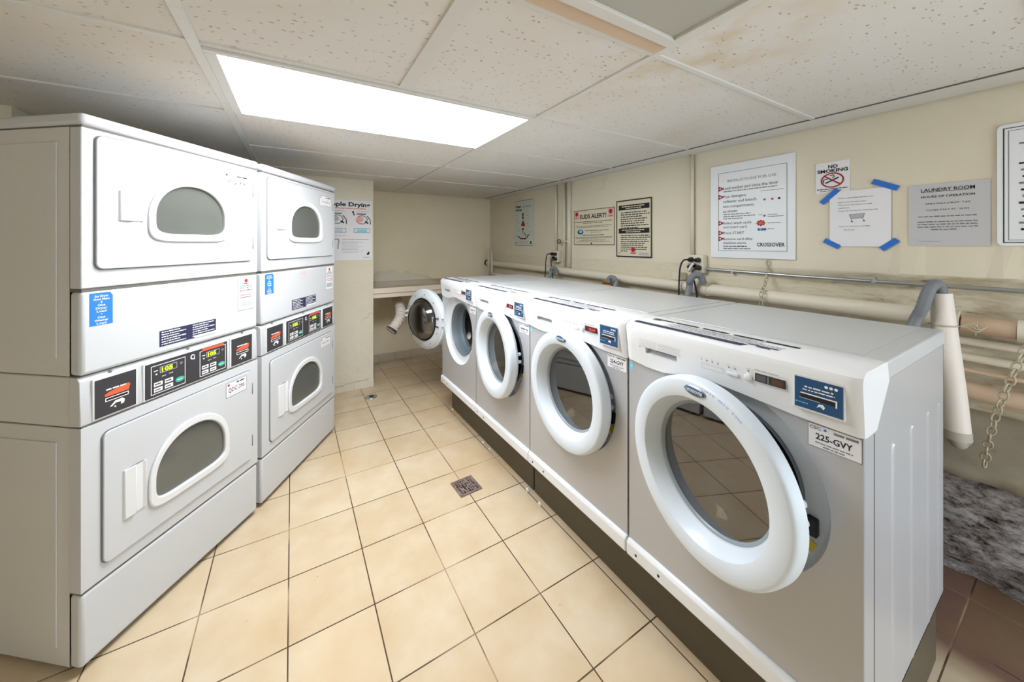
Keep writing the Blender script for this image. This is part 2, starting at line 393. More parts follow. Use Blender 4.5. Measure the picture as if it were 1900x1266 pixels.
# ---------------------------------------------------------------- flat print (decals)
_tc = {}
def text_poly(s, bold=0):
    key = (s, bold)
    if key in _tc: return _tc[key]
    cu = bpy.data.curves.new('t', 'FONT'); cu.body = s; cu.size = 1; cu.offset = bold; cu.resolution_u = 2
    o = bpy.data.objects.new('t', cu); COL.objects.link(o)
    bpy.context.view_layer.update()
    dg = bpy.context.evaluated_depsgraph_get(); me = bpy.data.meshes.new_from_object(o.evaluated_get(dg))
    vs = [(v.co.x, v.co.y) for v in me.vertices]; fs = [tuple(p.vertices) for p in me.polygons]
    bpy.data.objects.remove(o); bpy.data.curves.remove(cu); bpy.data.meshes.remove(me)
    _tc[key] = (vs, fs); return _tc[key]
class Print:
    """ink on one flat face; x to the right, y up, in metres, origin at frame.origin"""
    def __init__(s, org, ux, uy, off=.0008):
        s.o = Vector(org); s.ux = Vector(ux).normalized(); s.uy = Vector(uy).normalized(); s.n = s.ux.cross(s.uy).normalized(); s.bm = bmesh.new(); s.m = []; s.off = off; s.lay = 0
    def mi(s, m):
        if m not in s.m: s.m.append(m)
        return s.m.index(m)
    def p3(s, x, y, l=0): return s.o+s.ux*x+s.uy*y+s.n*(s.off+l*.0004)
    def poly(s, pts, m, l=0):
        f = s.bm.faces.new([s.bm.verts.new(s.p3(x, y, l)) for x, y in pts]); f.material_index = s.mi(m)
    def rect(s, x0, y0, x1, y1, m, l=0): s.poly([(x0, y0), (x1, y0), (x1, y1), (x0, y1)], m, l)
    def frame(s, x0, y0, x1, y1, t, m, l=0):
        s.rect(x0, y0, x1, y0+t, m, l); s.rect(x0, y1-t, x1, y1, m, l); s.rect(x0, y0+t, x0+t, y1-t, m, l); s.rect(x1-t, y0+t, x1, y1-t, m, l)
    def ell(s, cx, cy, rx, ry, m, l=0, n=24, a0=0, a1=2*PI): s.poly([(cx+rx*math.cos(a0+(a1-a0)*k/n), cy+ry*math.sin(a0+(a1-a0)*k/n)) for k in range(n)], m, l)
    def ring(s, cx, cy, r, t, m, l=0, n=40, ry=None):
        ry = ry or r
        for k in range(n):
            a, b = 2*PI*k/n, 2*PI*(k+1)/n
            s.poly([(cx+r*math.cos(a), cy+ry*math.sin(a)), (cx+r*math.cos(b), cy+ry*math.sin(b)), (cx+(r-t)*math.cos(b), cy+(ry-t)*math.sin(b)), (cx+(r-t)*math.cos(a), cy+(ry-t)*math.sin(a))], m, l)
    def line(s, x0, y0, x1, y1, t, m, l=0):
        d = math.hypot(x1-x0, y1-y0); nx, ny = -(y1-y0)/d*t/2, (x1-x0)/d*t/2
        s.poly([(x0+nx, y0+ny), (x1+nx, y1+ny), (x1-nx, y1-ny), (x0-nx, y0-ny)], m, l)
    def pline(s, pts, t, m, l=0):
        for a, b in zip(pts, pts[1:]): s.line(*a, *b, t, m, l)
    def text(s, st, x, y, w, h, m, l=0, bold=0, al='L'):
        """fit the string: cap height h, width w (w None = natural)"""
        vs, fs = text_poly(st, bold)
        if not vs: return
        x0 = min(v[0] for v in vs); x1 = max(v[0] for v in vs)
        sy = h/.70; sx = (w/(x1-x0)) if w else sy
        ww = (x1-x0)*sx; ox = x-(ww/2 if al == 'C' else ww if al == 'R' else 0)
        V = [s.bm.verts.new(s.p3(ox+(vx-x0)*sx, y+vy*sy, l)) for vx, vy in vs]; k = s.mi(m)
        for f in fs:
            try: g = s.bm.faces.new([V[i] for i in f]); g.material_index = k
            except ValueError: pass
    def words(s, x, y, w, h, m, l=0, seed=0):
        """a line of print too small to read: word-long strokes"""
        r = random.Random(seed*31+int(y*1e4)); q = x
        while q < x+w-h*.6:
            ww = min(r.uniform(1.2, 4.5)*h, x+w-q); s.rect(q, y, q+ww, y+h*r.uniform(.75, 1), m, l); q += ww+h*.55
    def done(s, name, parent): return link(name, s.bm, s.m or [M_INK], parent, normals=False)

# ================================================================ SETTING
S = 'structure'
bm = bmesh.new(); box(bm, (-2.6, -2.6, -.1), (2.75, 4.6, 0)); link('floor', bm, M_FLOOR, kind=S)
# right wall: one profile swept along Y, roughened
prof = [(2.472, 2.2, 0), (2.472, 1.72, 0), (2.472, 1.31, 0), (2.478, 1.295, 1), (2.497, 1.28, 1), (2.515, 1.16, 1), (2.53, 1.02, 1), (2.56, .88, 1), (2.60, .72, 1), (2.585, .67, 2), (2.52, .575, 2), (2.445, .505, 2), (2.438, .465, 2), (2.495, .450, 3), (2.50, .36, 3), (2.515, .25, 3), (2.52, .12, 3), (2.545, .05, 3), (2.56, 0, 3)]
fine = []
for (x0, z0, m0), (x1, z1, m1) in zip(prof, prof[1:]):
    k = max(1, int(math.hypot(x1-x0, z1-z0)/(.025 if m1 else .2)))
    for i in range(k): fine.append((x0+(x1-x0)*i/k, z0+(z1-z0)*i/k, m1))
fine.append(prof[-1])
ys = [-.6+.04*i for i in range(0, 30)]+[.6+.2*i for i in range(0, 20)]+[4.6]
bm = bmesh.new(); G = []
for y in ys:
    row = []
    for x, z, m in fine:
        a = {0: 0, 1: .010, 2: .008, 3: .028}[m]
        d = a*noise.fractal(Vector((x*3, y*7, z*16)), .7, 2, 5) if a else 0
        k = min(1, max(0, (1.15-y)/.45)); k = k*k*(3-2*k)
        xs = 2.472+(x-2.472)*k if z > .9 else x
        row.append(bm.verts.new((xs+d*(k if z > .9 else 1)-(.012 if m == 3 else 0), y, z)))
    G.append(row)
for i in range(len(G)-1):
    for j in range(len(fine)-1):
        f = bm.faces.new((G[i][j], G[i][j+1], G[i+1][j+1], G[i+1][j])); f.material_index = fine[j][2]; f.smooth = fine[j][2] > 0
# thickness
bk = [bm.verts.new((2.75, y, z)) for y, z in ((ys[0], 2.2), (ys[-1], 2.2), (ys[-1], 0), (ys[0], 0))]
bm.faces.new(bk); bm.faces.new([G[0][0], G[-1][0], bk[1], bk[0]]); bm.faces.new([r[0] for r in [G[0]]]+[bk[0], bk[3]]+G[0][:0:-1])
link('wall_right', bm, [M_WALL, M_PEEL, M_LEDGE, M_RUB], kind=S)
link('wall_back', B(((.55, 4.46, 0), (2.75, 4.6, 2.2))), M_ALC, kind=S)
link('wall_pier', B(((-1.1, 3.735, 0), (.712, 4.46, 2.2))), M_PIER, kind=S, bevel=.004)
link('wall_left', B(((-2.6, 2.56, 0), (-1.13, 4.46, 2.2))), M_PIER, kind=S)
link('wall_front', B(((-2.6, -1.75, 0), (.55, -1.6, 2.2)), ((.55, -1.75, 1.98), (2.75, -1.6, 2.2))), M_WALL, kind=S)  # unseen wall, added to block world light on the left; assumed opening at right
link('wall_left.001', B(((-2.6, -1.6, 0), (-2.05, 2.56, 2.2))), M_WALL, kind=S)  # unseen wall, added to keep out world light from the rear left
# tiled skirting of the alcove: tile joints in geometry
bm = bmesh.new()
for i in range(9): box(bm, (.712+.2*i, 4.448, .002), (.712+.2*i+.197, 4.46, .098))
link('baseboard_back', bm, M_BASE, kind=S)
# painted brick roughness at the foot of the pier
bm = bmesh.new()
for i, (u0, u1, z0, z1) in enumerate(((.30, .52, .0, .055), (.53, .715, .0, .075), (.28, .44, .065, .12), (.45, .66, .08, .135))):
    box(bm, (u0, 3.725+.003*(i % 2), z0), (u1, 3.735, z1))
link('trim_9', bm, M_PIER, kind=S, bevel=.006)
# ceiling
P = .6667
def cm(o): o.location = (COX, COY, CEIL); o.rotation_euler = (0, 0, CYAW); return o
bm = bmesh.new(); box(bm, (-3.5, -3.6, .004), (1.41, 3.005, .06)); cm(link('ceiling', bm, M_CEIL, kind=S))
link('ceiling.001', B(((-2.6, -1.75, 2.2), (2.75, 4.6, 2.25))), mat('plenum_dark', '3a3630', .9), kind=S)  # slab added against leaking world light; gap shade put into its dark colour
n = 0
def tee(u0, v0, u1, v1, w=.024, m=M_TEE, drop=.0):
    global n; n += 1
    b = bmesh.new()
    if abs(u1-u0) < abs(v1-v0): box(b, (u0-w/2, v0, -.004-drop), (u0+w/2, v1, .006))
    else: box(b, (u0, v0-w/2, -.003-drop), (u1, v0+w/2, .006))
    return cm(link('trim_%d' % (9+n), b, m, kind=S, bevel=.0015))
tee(0, -3.5, 0, 2.98); tee(-2*P, -3.5, -2*P, 2.3, .034); tee(-4*P, -3.5, -4*P, 1.1)
for v in range(-5, 4):
    if v != 0 or 1: tee(.012, v*P, 1.24, v*P, .020)
    tee(-2*P+.017, v*P, -.012, v*P, .020)
    if v < 2: tee(-4*P+.012, v*P, -2*P-.017, v*P, .018)
tee(-P, -P+.01, -P, -.012, .05)                       # short cross tee beside the lamp
# wall angle: the wide white filler strip along the right wall
n += 1; bm = bmesh.new(); box(bm, (1.25, -3.5, -.004), (1.41, 2.98, .008)); cm(link('trim_%d' % (9+n), bm, M_TEE, kind=S, bevel=.002))
bm = bmesh.new(); box(bm, (1.246, -3.5, -.0015), (1.250, 2.98, .004)); n += 1; cm(link('trim_%d' % (9+n), bm, M_SEAM, kind=S))

# ================================================================ CEILING THINGS
t = thing('ceiling_light', 'long lit fluorescent ceiling light, glowing white between the ceiling tiles', 'ceiling light', (COX, COY, CEIL), CYAW)
bm = bmesh.new(); u0, u1, v0, v1 = -2*P+.018, -.014, .012, P-.010
for a in (((u0, v0, -.012), (u1, v0+.022, .006)), ((u0, v1-.008, -.010), (u1, v1, .006)), ((u0, v0+.022, -.012), (u0+.035, v1-.008, .006)), ((u1-.02, v0+.022, -.012), (u1, v1-.008, .006))): box(bm, *a)
link('frame', bm, M_TEE, t, bevel=.002)
bm = bmesh.new(); box(bm, (u0+.035, v0+.022, -.007), (u1-.02, v1-.008, .004)); link('diffuser', bm, M_DIFF, t)
t = thing('ceiling_panel', 'unlit grey ceiling panel in a white frame, at the top edge of the photo', 'ceiling panel', (COX, COY, CEIL), CYAW)
bm = bmesh.new(); u0, u1, v0, v1 = -2*P+.02, -.016, -2*P+.03, -P-.070
f = .036
for a in (((u0, v0, -.020), (u1, v0+f, .004)), ((u0, v1-f, -.020), (u1, v1, .004)), ((u0, v0+f, -.020), (u0+f, v1-f, .004)), ((u1-f, v0+f, -.020), (u1, v1-f, .004))): box(bm, *a)
link('frame', bm, M_TEE, t, bevel=.002)
bm = bmesh.new(); box(bm, (u0+f, v0+f, -.010), (u1-f, v1-f, .002)); link('panel', bm, M_GPANEL, t)
bm = bmesh.new(); box(bm, (-2*P+.02, -P-.064, -.008), (-.016, -P-.012, .004)); o = link('wood_strip', bm, M_TAN, bevel=.002); cm(o)
tag(o, 'narrow tan wooden strip on the ceiling beside the unlit grey panel', 'wood strip')

# ================================================================ DRYERS
def make_dryer(p0, ang, Wd, label, ids, extra, tl=0):
    t = thing('stacked_dryer', label, 'dryer', (p0[0], p0[1], 0), math.radians(ang), 'stacked dryers along the left side')
    D = .60; f3 = lambda x, z, d: (x, d, z)
    g = .004
    # cabinets (open fronts)
    for z0, z1 in ((.02, .826), (.83, .998), (1.002, 1.846)):
        bm = bmesh.new(); box(bm, (.003, .05, z0), (Wd-.003, D, z1), skip=('-y',))
        if z1-z0 > .3:   # pressed field on each side
            for xs in (0, 1):
                x = .003 if xs == 0 else Wd-.003; e = -.004 if xs == 0 else .004
                box(bm, (min(x, x+e), .10, z0+.06), (max(x, x+e), D-.08, z1-.05))
        for v in bm.verts:
            if v.co.y > .3 and v.co.x < .1: v.co.x += tl
        link('cabinet', bm, M_WSIDE, t, bevel=.004)
    bm = bmesh.new(); box(bm, (-.004, -.006, 1.85), (Wd+.004, D+.004, 1.892)); [setattr(v.co, 'x', v.co.x+tl) for v in bm.verts if v.co.y > .3 and v.co.x < .1]; link('top_cover', bm, M_WHITE, t, bevel=.014)
    for a, b, d in ((1.842, 1.852, D-.08), (.266, .278, .05), (1.287, 1.300, .05), (.826, .834, .05)):
        bm = bmesh.new(); box(bm, (.004, .004, a), (Wd-.004, d, b)); link('panel_gap', bm, M_SEAM, t)
    # front panels
    def front(z0, z1, hole=None):
        bm = bmesh.new()
        if hole:
            holed_panel(bm, [(0, z0), (Wd, z0), (Wd, z1), (0, z1)], hole[0], hole[1], f3, 0, .046)
        else: box(bm, (0, 0, z0), (Wd, .048, z1))
        return link('front_panel', bm, M_WHITE, t, bevel=.012 if not hole else .008)
    uc = .507*Wd; ww = .417*Wd; wo = .485*Wd
    for (zf0, zf1, zd0, zd1, cz, h, ud0, ud1, hz0, hz1, hu0, hu1) in ((1.298, 1.844, 1.362, 1.826, 1.593, .208, .05, .942, 1.535, 1.645, .135, .24), (.276, .828, .325, .787, .545, .230, .077, .938, .44, .62, .152, .252)):
        hole = dshape(ww+.02, h+.02, uc, cz)
        front(zf0, zf1, (hole, (uc, cz)))
        dr_root = None
        bm = bmesh.new(); out = rrect((ud1-ud0)*Wd, zd1-zd0, .022, 6, (ud0+ud1)/2*Wd, (zd0+zd1)/2)
        holed_panel(bm, out, dshape(ww, h, uc, cz), (uc, cz), f3, -.0095, -.0015)
        door = link('door', bm, M_WHITE, t, bevel=.0022)
        bm = bmesh.new(); o2 = rrect((ud1-ud0)*Wd+.007, zd1-zd0+.007, .025, 6, (ud0+ud1)/2*Wd, (zd0+zd1)/2)
        holed_panel(bm, o2, dshape(ww+.05, h+.05, uc, cz), (uc, cz), f3, -.002, .001); link('door_gap_line', bm, M_GREYINK, door)  # grey rim, dark gap line round the door put into its colour
        bm = bmesh.new(); A = dshape(wo, h+.062, uc, cz); C = dshape(ww-.002, h-.002, uc, cz)
        holed_panel(bm, A, C, (uc, cz), f3, -.019, -.008); link('window_bezel', bm, M_TRIM, door, bevel=.006)
        bm = bmesh.new(); prism(bm, dshape(ww+.004, h+.004, uc, cz, 64), f3, -.006, -.002); link('window_glass', bm, M_DGLASS, door)
        # handle: a scooped grip, high at its right side
        bm = bmesh.new(); x0, x1 = hu0*Wd, hu1*Wd; xm = x0+(x1-x0)*.50
        prof = [(x0, -.0095), (x0+.004, -.016), (xm, -.020), (xm+.006, -.0105), (x1-.008, -.011), (x1, -.018), (x1+.003, -.0095)]
        a = [bm.verts.new((x, y, hz0)) for x, y in prof]; b = [bm.verts.new((x, y, hz1)) for x, y in prof]
        bm.faces.new(a); bm.faces.new(b)
        for i in range(len(a)): bm.faces.new((a[i], a[(i+1) % len(a)], b[(i+1) % len(a)], b[i]))
        link('door_handle', bm, M_TRIM, door, bevel=.002)
        # hinges
        for hz in (zd1-.10, zd0+.09):
            bm = bmesh.new(); tube(bm, [(ud1*Wd+.004, -.006, hz-.028), (ud1*Wd+.004, -.006, hz+.028)], .0035, 8); link('hinge', bm, M_GREYINK, t)
        bm = bmesh.new(); lathe(bm, [(.19, .06), (.27, .09), (.27, .50), (0, .52)], (Wd/2+.02, 0, cz), 'y', 48); link('drum', bm, M_DRUM, t, smooth=True)
    front(1.004, 1.288)
    front(.022, .268)
    # recessed control panel with the overhang strip above it
    bm = bmesh.new()
    sec = [(.05, .832), (.004, .834), (.002, .840), (.006, .984), (.018, .998), (.05, .999)]
    a = [bm.verts.new((0, y, z)) for y, z in sec]; b = [bm.verts.new((Wd, y, z)) for y, z in sec]
    bm.faces.new(a); bm.faces.new(b)
    for i in range(len(sec)): bm.faces.new((a[i], a[(i+1) % len(sec)], b[(i+1) % len(sec)], b[i]))
    cp = link('control_panel', bm, M_WHITE, t, bevel=.003)
    for u in (.12, .5, .88):
        bm = bmesh.new(); lathe(bm, [(.006, 0), (.005, -.004), (0, -.005)], (u*Wd, .0115, .9915), 'y', 10); link('screw', bm, M_EMT, cp, smooth=True)
    # card readers
    for u0, u1 in ((.05, .217), (.78, .945)):
        x0, x1 = u0*Wd, u1*Wd
        bm = bmesh.new(); box(bm, (x0-.006, -.001, .838), (x1+.006, .006, .982)); link('reader_frame', bm, M_TRIM, cp, bevel=.002)
        bm = bmesh.new(); box(bm, (x0, -.0035, .844), (x1, .004, .976)); rd = link('card_reader', bm, M_DARKP, cp)
        w = x1-x0; pr = Print((x0, -.0035, .844), (1, 0, 0), (0, 0, 1))
        pr.poly([(w*.22, .066), (w*.80, .066), (w*.84, .086), (w*.80, .092), (w*.30, .080), (w*.20, .073)], M_ORANGE)
        pr.words(w*.24, .087, w*.5, .006, M_WINK, 1)
        pr.frame(w*.22, .048, w*.80, .061, .0025, M_WINK); pr.rect(w*.22+.0025, .0505, w*.8-.0025, .0585, M_BLACK)
        pr.poly([(w*.33, .026), (w*.46, .042), (w*.64, .043), (w*.70, .036), (w*.68, .024), (w*.60, .022), (w*.60, .032), (w*.48, .034), (w*.38, .025)], M_WINK)
        pr.ell(w*.46, .021, .003, .003, M_WINK)
        pr.done('lettering', rd)
    x0, x1 = .261*Wd, .744*Wd
    bm = bmesh.new(); box(bm, (x0-.006, -.001, .836), (x1+.004, .006, .982)); link('keypad_frame', bm, M_TRIM, cp, bevel=.002)
    bm = bmesh.new(); box(bm, (x0, -.0035, .842), (x1, .004, .977)); kp = link('keypad', bm, M_DARKP, cp)
    w = x1-x0; pr = Print((x0, -.0035, .842), (1, 0, 0), (0, 0, 1))
    for q, (a, b) in enumerate(((.05, .43), (.61, .975))):
        A, Bx = a*w, b*w; pw = Bx-A
        pr.frame(A, .010, Bx, .124, .0025, M_WINK)
        pr.frame(A+pw*.24, .088, A+pw*.74, .113, .002, M_LINK, 1)
        pr.ell(Bx-pw*.13, .102, .006, .006, M_GREYINK, 1)
        pr.words(A+pw*.08, .100, pw*.12, .004, M_WINK); pr.ell(A+pw*.15, .088, .004, .003, M_WINK)
        pr.words(A+pw*.3, .072, pw*.12, .003, M_WINK); pr.words(A+pw*.5, .074, pw*.12, .003, M_WINK)
        for r_ in range(2):
            for c_ in range(2):
                X, Y = A+pw*(.08+.30*c_), .018+.022*r_
                pr.rect(X, Y, X+pw*.24, Y+.016, M_WINK, 1); pr.words(X+.003, Y+.006, pw*.17, .005, M_DARKP, 2)
        pr.ell(Bx-pw*.17, .036, pw*.14, .011, M_TEAL, 1); pr.words(Bx-pw*.25, .034, pw*.15, .004, M_WINK, 2)
    pr.ell(.52*w, .112, .010, .011, M_WINK); pr.ell(.523*w, .112, .006, .007, M_DARKP, 1); pr.rect(.53*w, .100, .548*w, .106, M_WINK)
    pr.poly([(.63*w, .122), (.93*w, .122), (.95*w, .133), (.65*w, .134)], M_ORANGE, 1)
    pr.done('lettering', kp)
    pr = Print((x0, -.0035, .842), (1, 0, 0), (0, 0, 1), .002)
    for a, b in ((.05, .43), (.61, .975)):
        A = a*w; pw = (b-a)*w; pr.text('105', A+pw*.29, .0925, pw*.32, .0155, M_LIME, bold=.03)
    pr.done('led_digits', kp)
    # stickers on the front panels
    pr = Print((0, 0, 0), (1, 0, 0), (0, 0, 1)); a, b = .031*Wd, .12*Wd; w = b-a; z = 1.167
    pr.poly([(a, z), (b, z), (b, z+.10), (b-.008, z+.113), (a, z+.113)], M_BLUE)
    rows = extra['blue']; hh = .105/len(rows)
    for i, (s, sc) in enumerate(rows):
        if s == '-': pr.rect(a+w*.47, z+.106-hh*(i+.6), a+w*.53, z+.106-hh*(i+.4), M_WINK, 1)
        elif s: pr.text(s, (a+b)/2, z+.108-hh*(i+1), w*sc, hh*.66, M_WINK, 1, .02, 'C')
    pr.done('blue_sticker', t)
    pr = Print((0, 0, 0), (1, 0, 0), (0, 0, 1)); a, b = .833*Wd, .962*Wd; w = b-a; z = 1.11
    pr.frame(a, z, b, z+.172, .0016, M_DARKP); pr.rect(a+.0012, z+.0012, b-.0012, z+.1708, M_PAPER)
    pr.ell(a+w*.5, z+.150, .010, .009, M_RED, 1); pr.rect(a+w*.35, z+.133, a+w*.65, z+.138, M_RED, 1)
    for i, (yy, mm) in enumerate(((.122, M_GREYINK), (.112, M_GREYINK), (.098, M_RED), (.088, M_PINK), (.075, M_GREYINK), (.063, M_RED))): pr.words(a+w*.1, z+yy, w*.8, .005, mm, 1, i)
    pr.rect(a+w*.15, z+.018, a+w*.85, z+.048, M_LINK, 1)
    pr.done('service_sticker', t)
    if extra.get('red'):
        pr = Print((0, 0, 0), (1, 0, 0), (0, 0, 1)); pr.text('CSC', .45*Wd, 1.245, .05, .018, M_PINK); pr.ring(.475*Wd, 1.25, .03, .002, M_PINK); pr.done('faded_stamp', t)
    pr = Print((0, 0, 0), (1, 0, 0), (0, 0, 1)); a, b = .332*Wd, .667*Wd; w = b-a; z = 1.034
    pr.rect(a, z, b, z+.064, M_NAVYD)
    for i in range(6):
        yy = z+.055-i*.0098
        pr.words(a+w*.03, yy, w*(.40 if i % 2 else .30), .0045, M_WINK, 1, i); pr.words(a+w*.55, yy, w*(.42 if i % 2 == 0 else .3), .0045, M_WINK, 1, i+9)
    pr.rect(a+w*.58, z, b, z+.010, M_PAPER, 2)
    pr.done('instruction_label', t)
    for (u0, u1, z0, z1, s, up) in ((.712, .905, 1.724, 1.797, ids[0], 1), (.727, .888, .702, .772, ids[1], 0)):
        pr = Print((0, -.0095, 0), (1, 0, 0), (0, 0, 1)); a, b = u0*Wd, u1*Wd; w = b-a
        pr.frame(a, z0, b, z1, .0016, M_DARKP); pr.rect(a+.0013, z0+.0013, b-.0013, z1-.0013, M_PAPER)
        pr.ell(a+.014, z1-.012, .006, .006, M_RED, 1); pr.words(b-w*.5, z1-.014, w*.45, .007, M_INK, 1, 3); pr.rect(a+w*.1, z1-.028, a+w*.75, z1-.026, M_PINK, 1)
        if s: pr.text(s, a+w*.5, z0+.022, w*.78, .019, M_INK, 1, .01, 'C')
        else: pr.words(a+w*.15, z0+.024, w*.7, .014, M_LINK, 1, 5)
        pr.rect(a+w*.08, z0+.010, b-w*.08, z0+.012, M_PINK, 1)
        pr.done('machine_tag', t)
    # levelling feet and dark gap under the cabinet
    for x in (.05, Wd-.05):
        for y in (.06, D-.06):
            bm = bmesh.new(); lathe(bm, [(0, 0), (.022, 0), (.022, .008), (.01, .012), (.01, .03), (0, .03)], (x, y, 0), 'z', 16); link('foot', bm, M_BLACK, t)
    return t
make_dryer((-.611, 1.721), 51.87, .727, 'white stacked dryer at far left, nearest the camera, upper door tagged VSQ-906', ('VSQ-906', 'QDC-395'),
           {'blue': [('Set Dryer', .6), ('Once More', .7), ('1', .05), ('One', .34), ('Dryer', .5), ('Load', .42), ('-', 0), ('One', .34), ('Washer', .62), ('Load', .42)]})
make_dryer((-.145, 2.320), 57.62, .799, 'white stacked dryer behind the first, next to the drying poster wall', (None, None),
           {'blue': [('Set Dryer', .6), ('Once More', .7), ('1', .05), ('One', .34), ('Dryer', .5), ('Load', .42), ('-', 0), ('One', .34), ('Washer', .62), ('Load', .42)], 'red': 1}, .06)

# ================================================================ WASHERS
HW = .330; XF = 1.14; RC = .765; RH = .271
def consol_z(y):
    T = [(.34, 1.006), (.24, .994), (.17, .994), (.10, 1.012), (.03, 1.022), (-.08, 1.014), (-.2, 1.003), (-.34, .999)]
    for (a, za), (b, zb) in zip(T, T[1:]):
        if a >= y >= b: return za+(zb-za)*(a-y)/(a-b)
    return 1.0
def make_washer(yc, theta, label, tagtxt, lit, far=False):
    t = thing('front_load_washer', label, 'washing machine', (XF, yc, 0), 0, 'front load washers in a row on the right')
    hw = HW-.002; f3 = lambda y, z, d: (d, y, z)
    ring = [(RH*math.cos(2*PI*k/72), RC+RH*math.sin(2*PI*k/72)) for k in range(72)]
    # cabinet: silver front with a round opening, sides with pressed ribs, back
    bm = bmesh.new()
    holed_panel(bm, [(-hw, .300), (hw, .300), (hw, 1.06), (-hw, 1.06)], ring, (0, RC), f3, 0, .004)
    box(bm, (.003, -hw, .24), (.815, -hw+.004, 1.10)); box(bm, (.003, hw-.004, .24), (.815, hw, 1.10))
    box(bm, (.811, -hw, .24), (.815, hw, 1.10)); box(bm, (.003, -hw, .24), (.815, hw, .245))
    cab = link('cabinet', bm, M_SILVER, t, smooth=True)
    bm = bmesh.new()
    for (x0, ztop, zb) in ((.235, .90, .25), (.415, .90, .25), (.605, .895, .25), (.745, .89, .26)):
        for sgn in (-1, 1):
            w = .024; pts = []
            ov = [(x0-w+w*math.cos(a), 0, a) for a in ()]
            out = []
            for k in range(13): a = PI*k/12; out.append((x0+w*math.cos(a), ztop+w*math.sin(a)))
            for k in range(13): a = PI+PI*k/12; out.append((x0+w*math.cos(a), zb+w+w*math.sin(a)))
            base = [bm.verts.new((x, sgn*hw, z)) for x, z in out]; top = [bm.verts.new((x0+(x-x0)*.35, sgn*(hw+.0027), z)) for x, z in out]
            nn = len(out); bm.faces.new(top)
            for i in range(nn): f = bm.faces.new((base[i], base[(i+1) % nn], top[(i+1) % nn], top[i])); f.smooth = True
    link('side_rib', bm, M_SILVER, t)
    # front edge flange line near the side
    bm = bmesh.new()
    sec = [(.14, 1.098), (.14, 1.150), (.815, 1.150), (.815, 1.098)]
    box(bm, (.168, -HW, 1.100), (.822, HW, 1.1495)); link('top_panel', bm, M_TOPSIL, t, bevel=.005)
    bm = bmesh.new(); box(bm, (.19, -HW+.05, 1.149), (.77, HW-.05, 1.1515)); link('top_inset', bm, M_TOPSIL, t, bevel=.002)
    bm = bmesh.new(); box(bm, (.19, -HW+.003, 1.093), (.812, HW-.003, 1.101)); link('top_gap', bm, M_SEAM, t)
    for sg in (-1, 1):
        bm = bmesh.new(); y_ = sg*hw; box(bm, (.0735, min(y_, y_+sg*.0006), .25), (.0765, max(y_, y_+sg*.0006), .990)); link('side_seam', bm, M_DARKP, t)
    # white toe panel
    bm = bmesh.new(); sec = [(-.004, .238), (-.016, .246), (-.016, .292), (-.006, .303), (.02, .303), (.02, .238)]
    a = [bm.verts.new((x, -HW+.001, z)) for x, z in sec]; b = [bm.verts.new((x, HW-.001, z)) for x, z in sec]; bm.faces.new(a); bm.faces.new(b)
    for i in range(6): bm.faces.new((a[i], a[(i+1) % 6], b[(i+1) % 6], b[i]))
    toe = link('toe_panel', bm, M_CON, t, bevel=.004)
    for y in (.285, .19):
        bm = bmesh.new(); lathe(bm, [(.005, 0), (.004, -.002), (0, -.002)], (-.016, y, .268), 'x', 10); link('screw', bm, M_BLACK, toe)
    # console with a pocket for the detergent drawer
    ysl = sorted(set([HW+.0004, .318, .30, .243, .215, .18, .15, .121, .10, .06, .03, 0, -.04, -.08, -.14, -.2, -.26, -.30, -.318, -HW-.0004]), reverse=True)
    zp = [(0, None), (0, 1.048), (0, 1.068), (0, 1.125)]
    bm = bmesh.new(); R = []
    for y in ysl:
        zb = consol_z(y); e = .008*max(0, (abs(y)-.318)/(.012))
        fx = lambda z: -.008-(z-1.0)*.12+e
        pr_ = [(.085, max(zb, .996)-.002), (.012+e, zb-.002), (fx(zb), zb), (fx(1.048), 1.048), (fx(1.068), 1.068), (fx(1.125), 1.125), (-.018+e, 1.140), (.002+e, 1.1515), (.155, 1.1525-e*.3), (.170, 1.147), (.184, 1.098)]
        R.append([bm.verts.new((x, y, z)) for x, z in pr_])
    m_ = len(R[0])
    for i in range(len(R)-1):
        for j in range(m_):
            if j == 3 and ysl[i] <= .2431 and ysl[i+1] >= .1209: continue
            bm.faces.new((R[i][j], R[i+1][j], R[i+1][(j+1) % m_], R[i][(j+1) % m_]))
    bm.faces.new(R[0]); bm.faces.new(R[-1][::-1])
    con = link('console', bm, M_CON, t, smooth=True)
    bm = bmesh.new(); x0, x1 = -.014, .022; Y0, Y1 = .121, .243
    q = [bm.verts.new(p) for p in ((x0, Y1, 1.048), (x0, Y0, 1.048), (x0, Y0, 1.0685), (x0, Y1, 1.0685), (x1-.014, Y1-.004, 1.052), (x1-.014, Y0+.004, 1.052), (x1, Y0+.004, 1.0685), (x1, Y1-.004, 1.0685))]
    for f in ((4, 5, 6, 7), (0, 1, 5, 4), (1, 2, 6, 5), (2, 3, 7, 6), (3, 0, 4, 7)): bm.faces.new([q[i] for i in f])
    link('drawer_pull', bm, mat('pull_grey', 'd5d9da', .4), con)
    # console print
    tilt = (-.12, 0, 1)
    CP = lambda off=.0008: Print((-.008-.12*.0, 0, 1.0), (0, -1, 0), tilt, off)
    pr = CP()
    for i in range(4): pr.words(-.262, .092-.006*i, .06, .0012, M_LINK, 0, i)
    for i in range(6): pr.words(-.19, .095-.005*i, .085, .0012, M_LINK, 0, i+4)
    pr.frame(-.268, .070, -.200, .098, .0006, M_LINK); pr.rect(-.268, .066, -.264, .069, M_GREYINK)
    pr.done('drawer_print', con); pr = CP()
    for i in range(4): pr.ell(-.035+.0165*i, .0845, .0022, .0022, M_GREYINK if i else M_PINK); pr.words(-.040+.0165*i, .0905, .009, .0012, M_LINK, 0, i)
    pr.frame(-.036, .058, .030, .073, .0008, M_LINK)
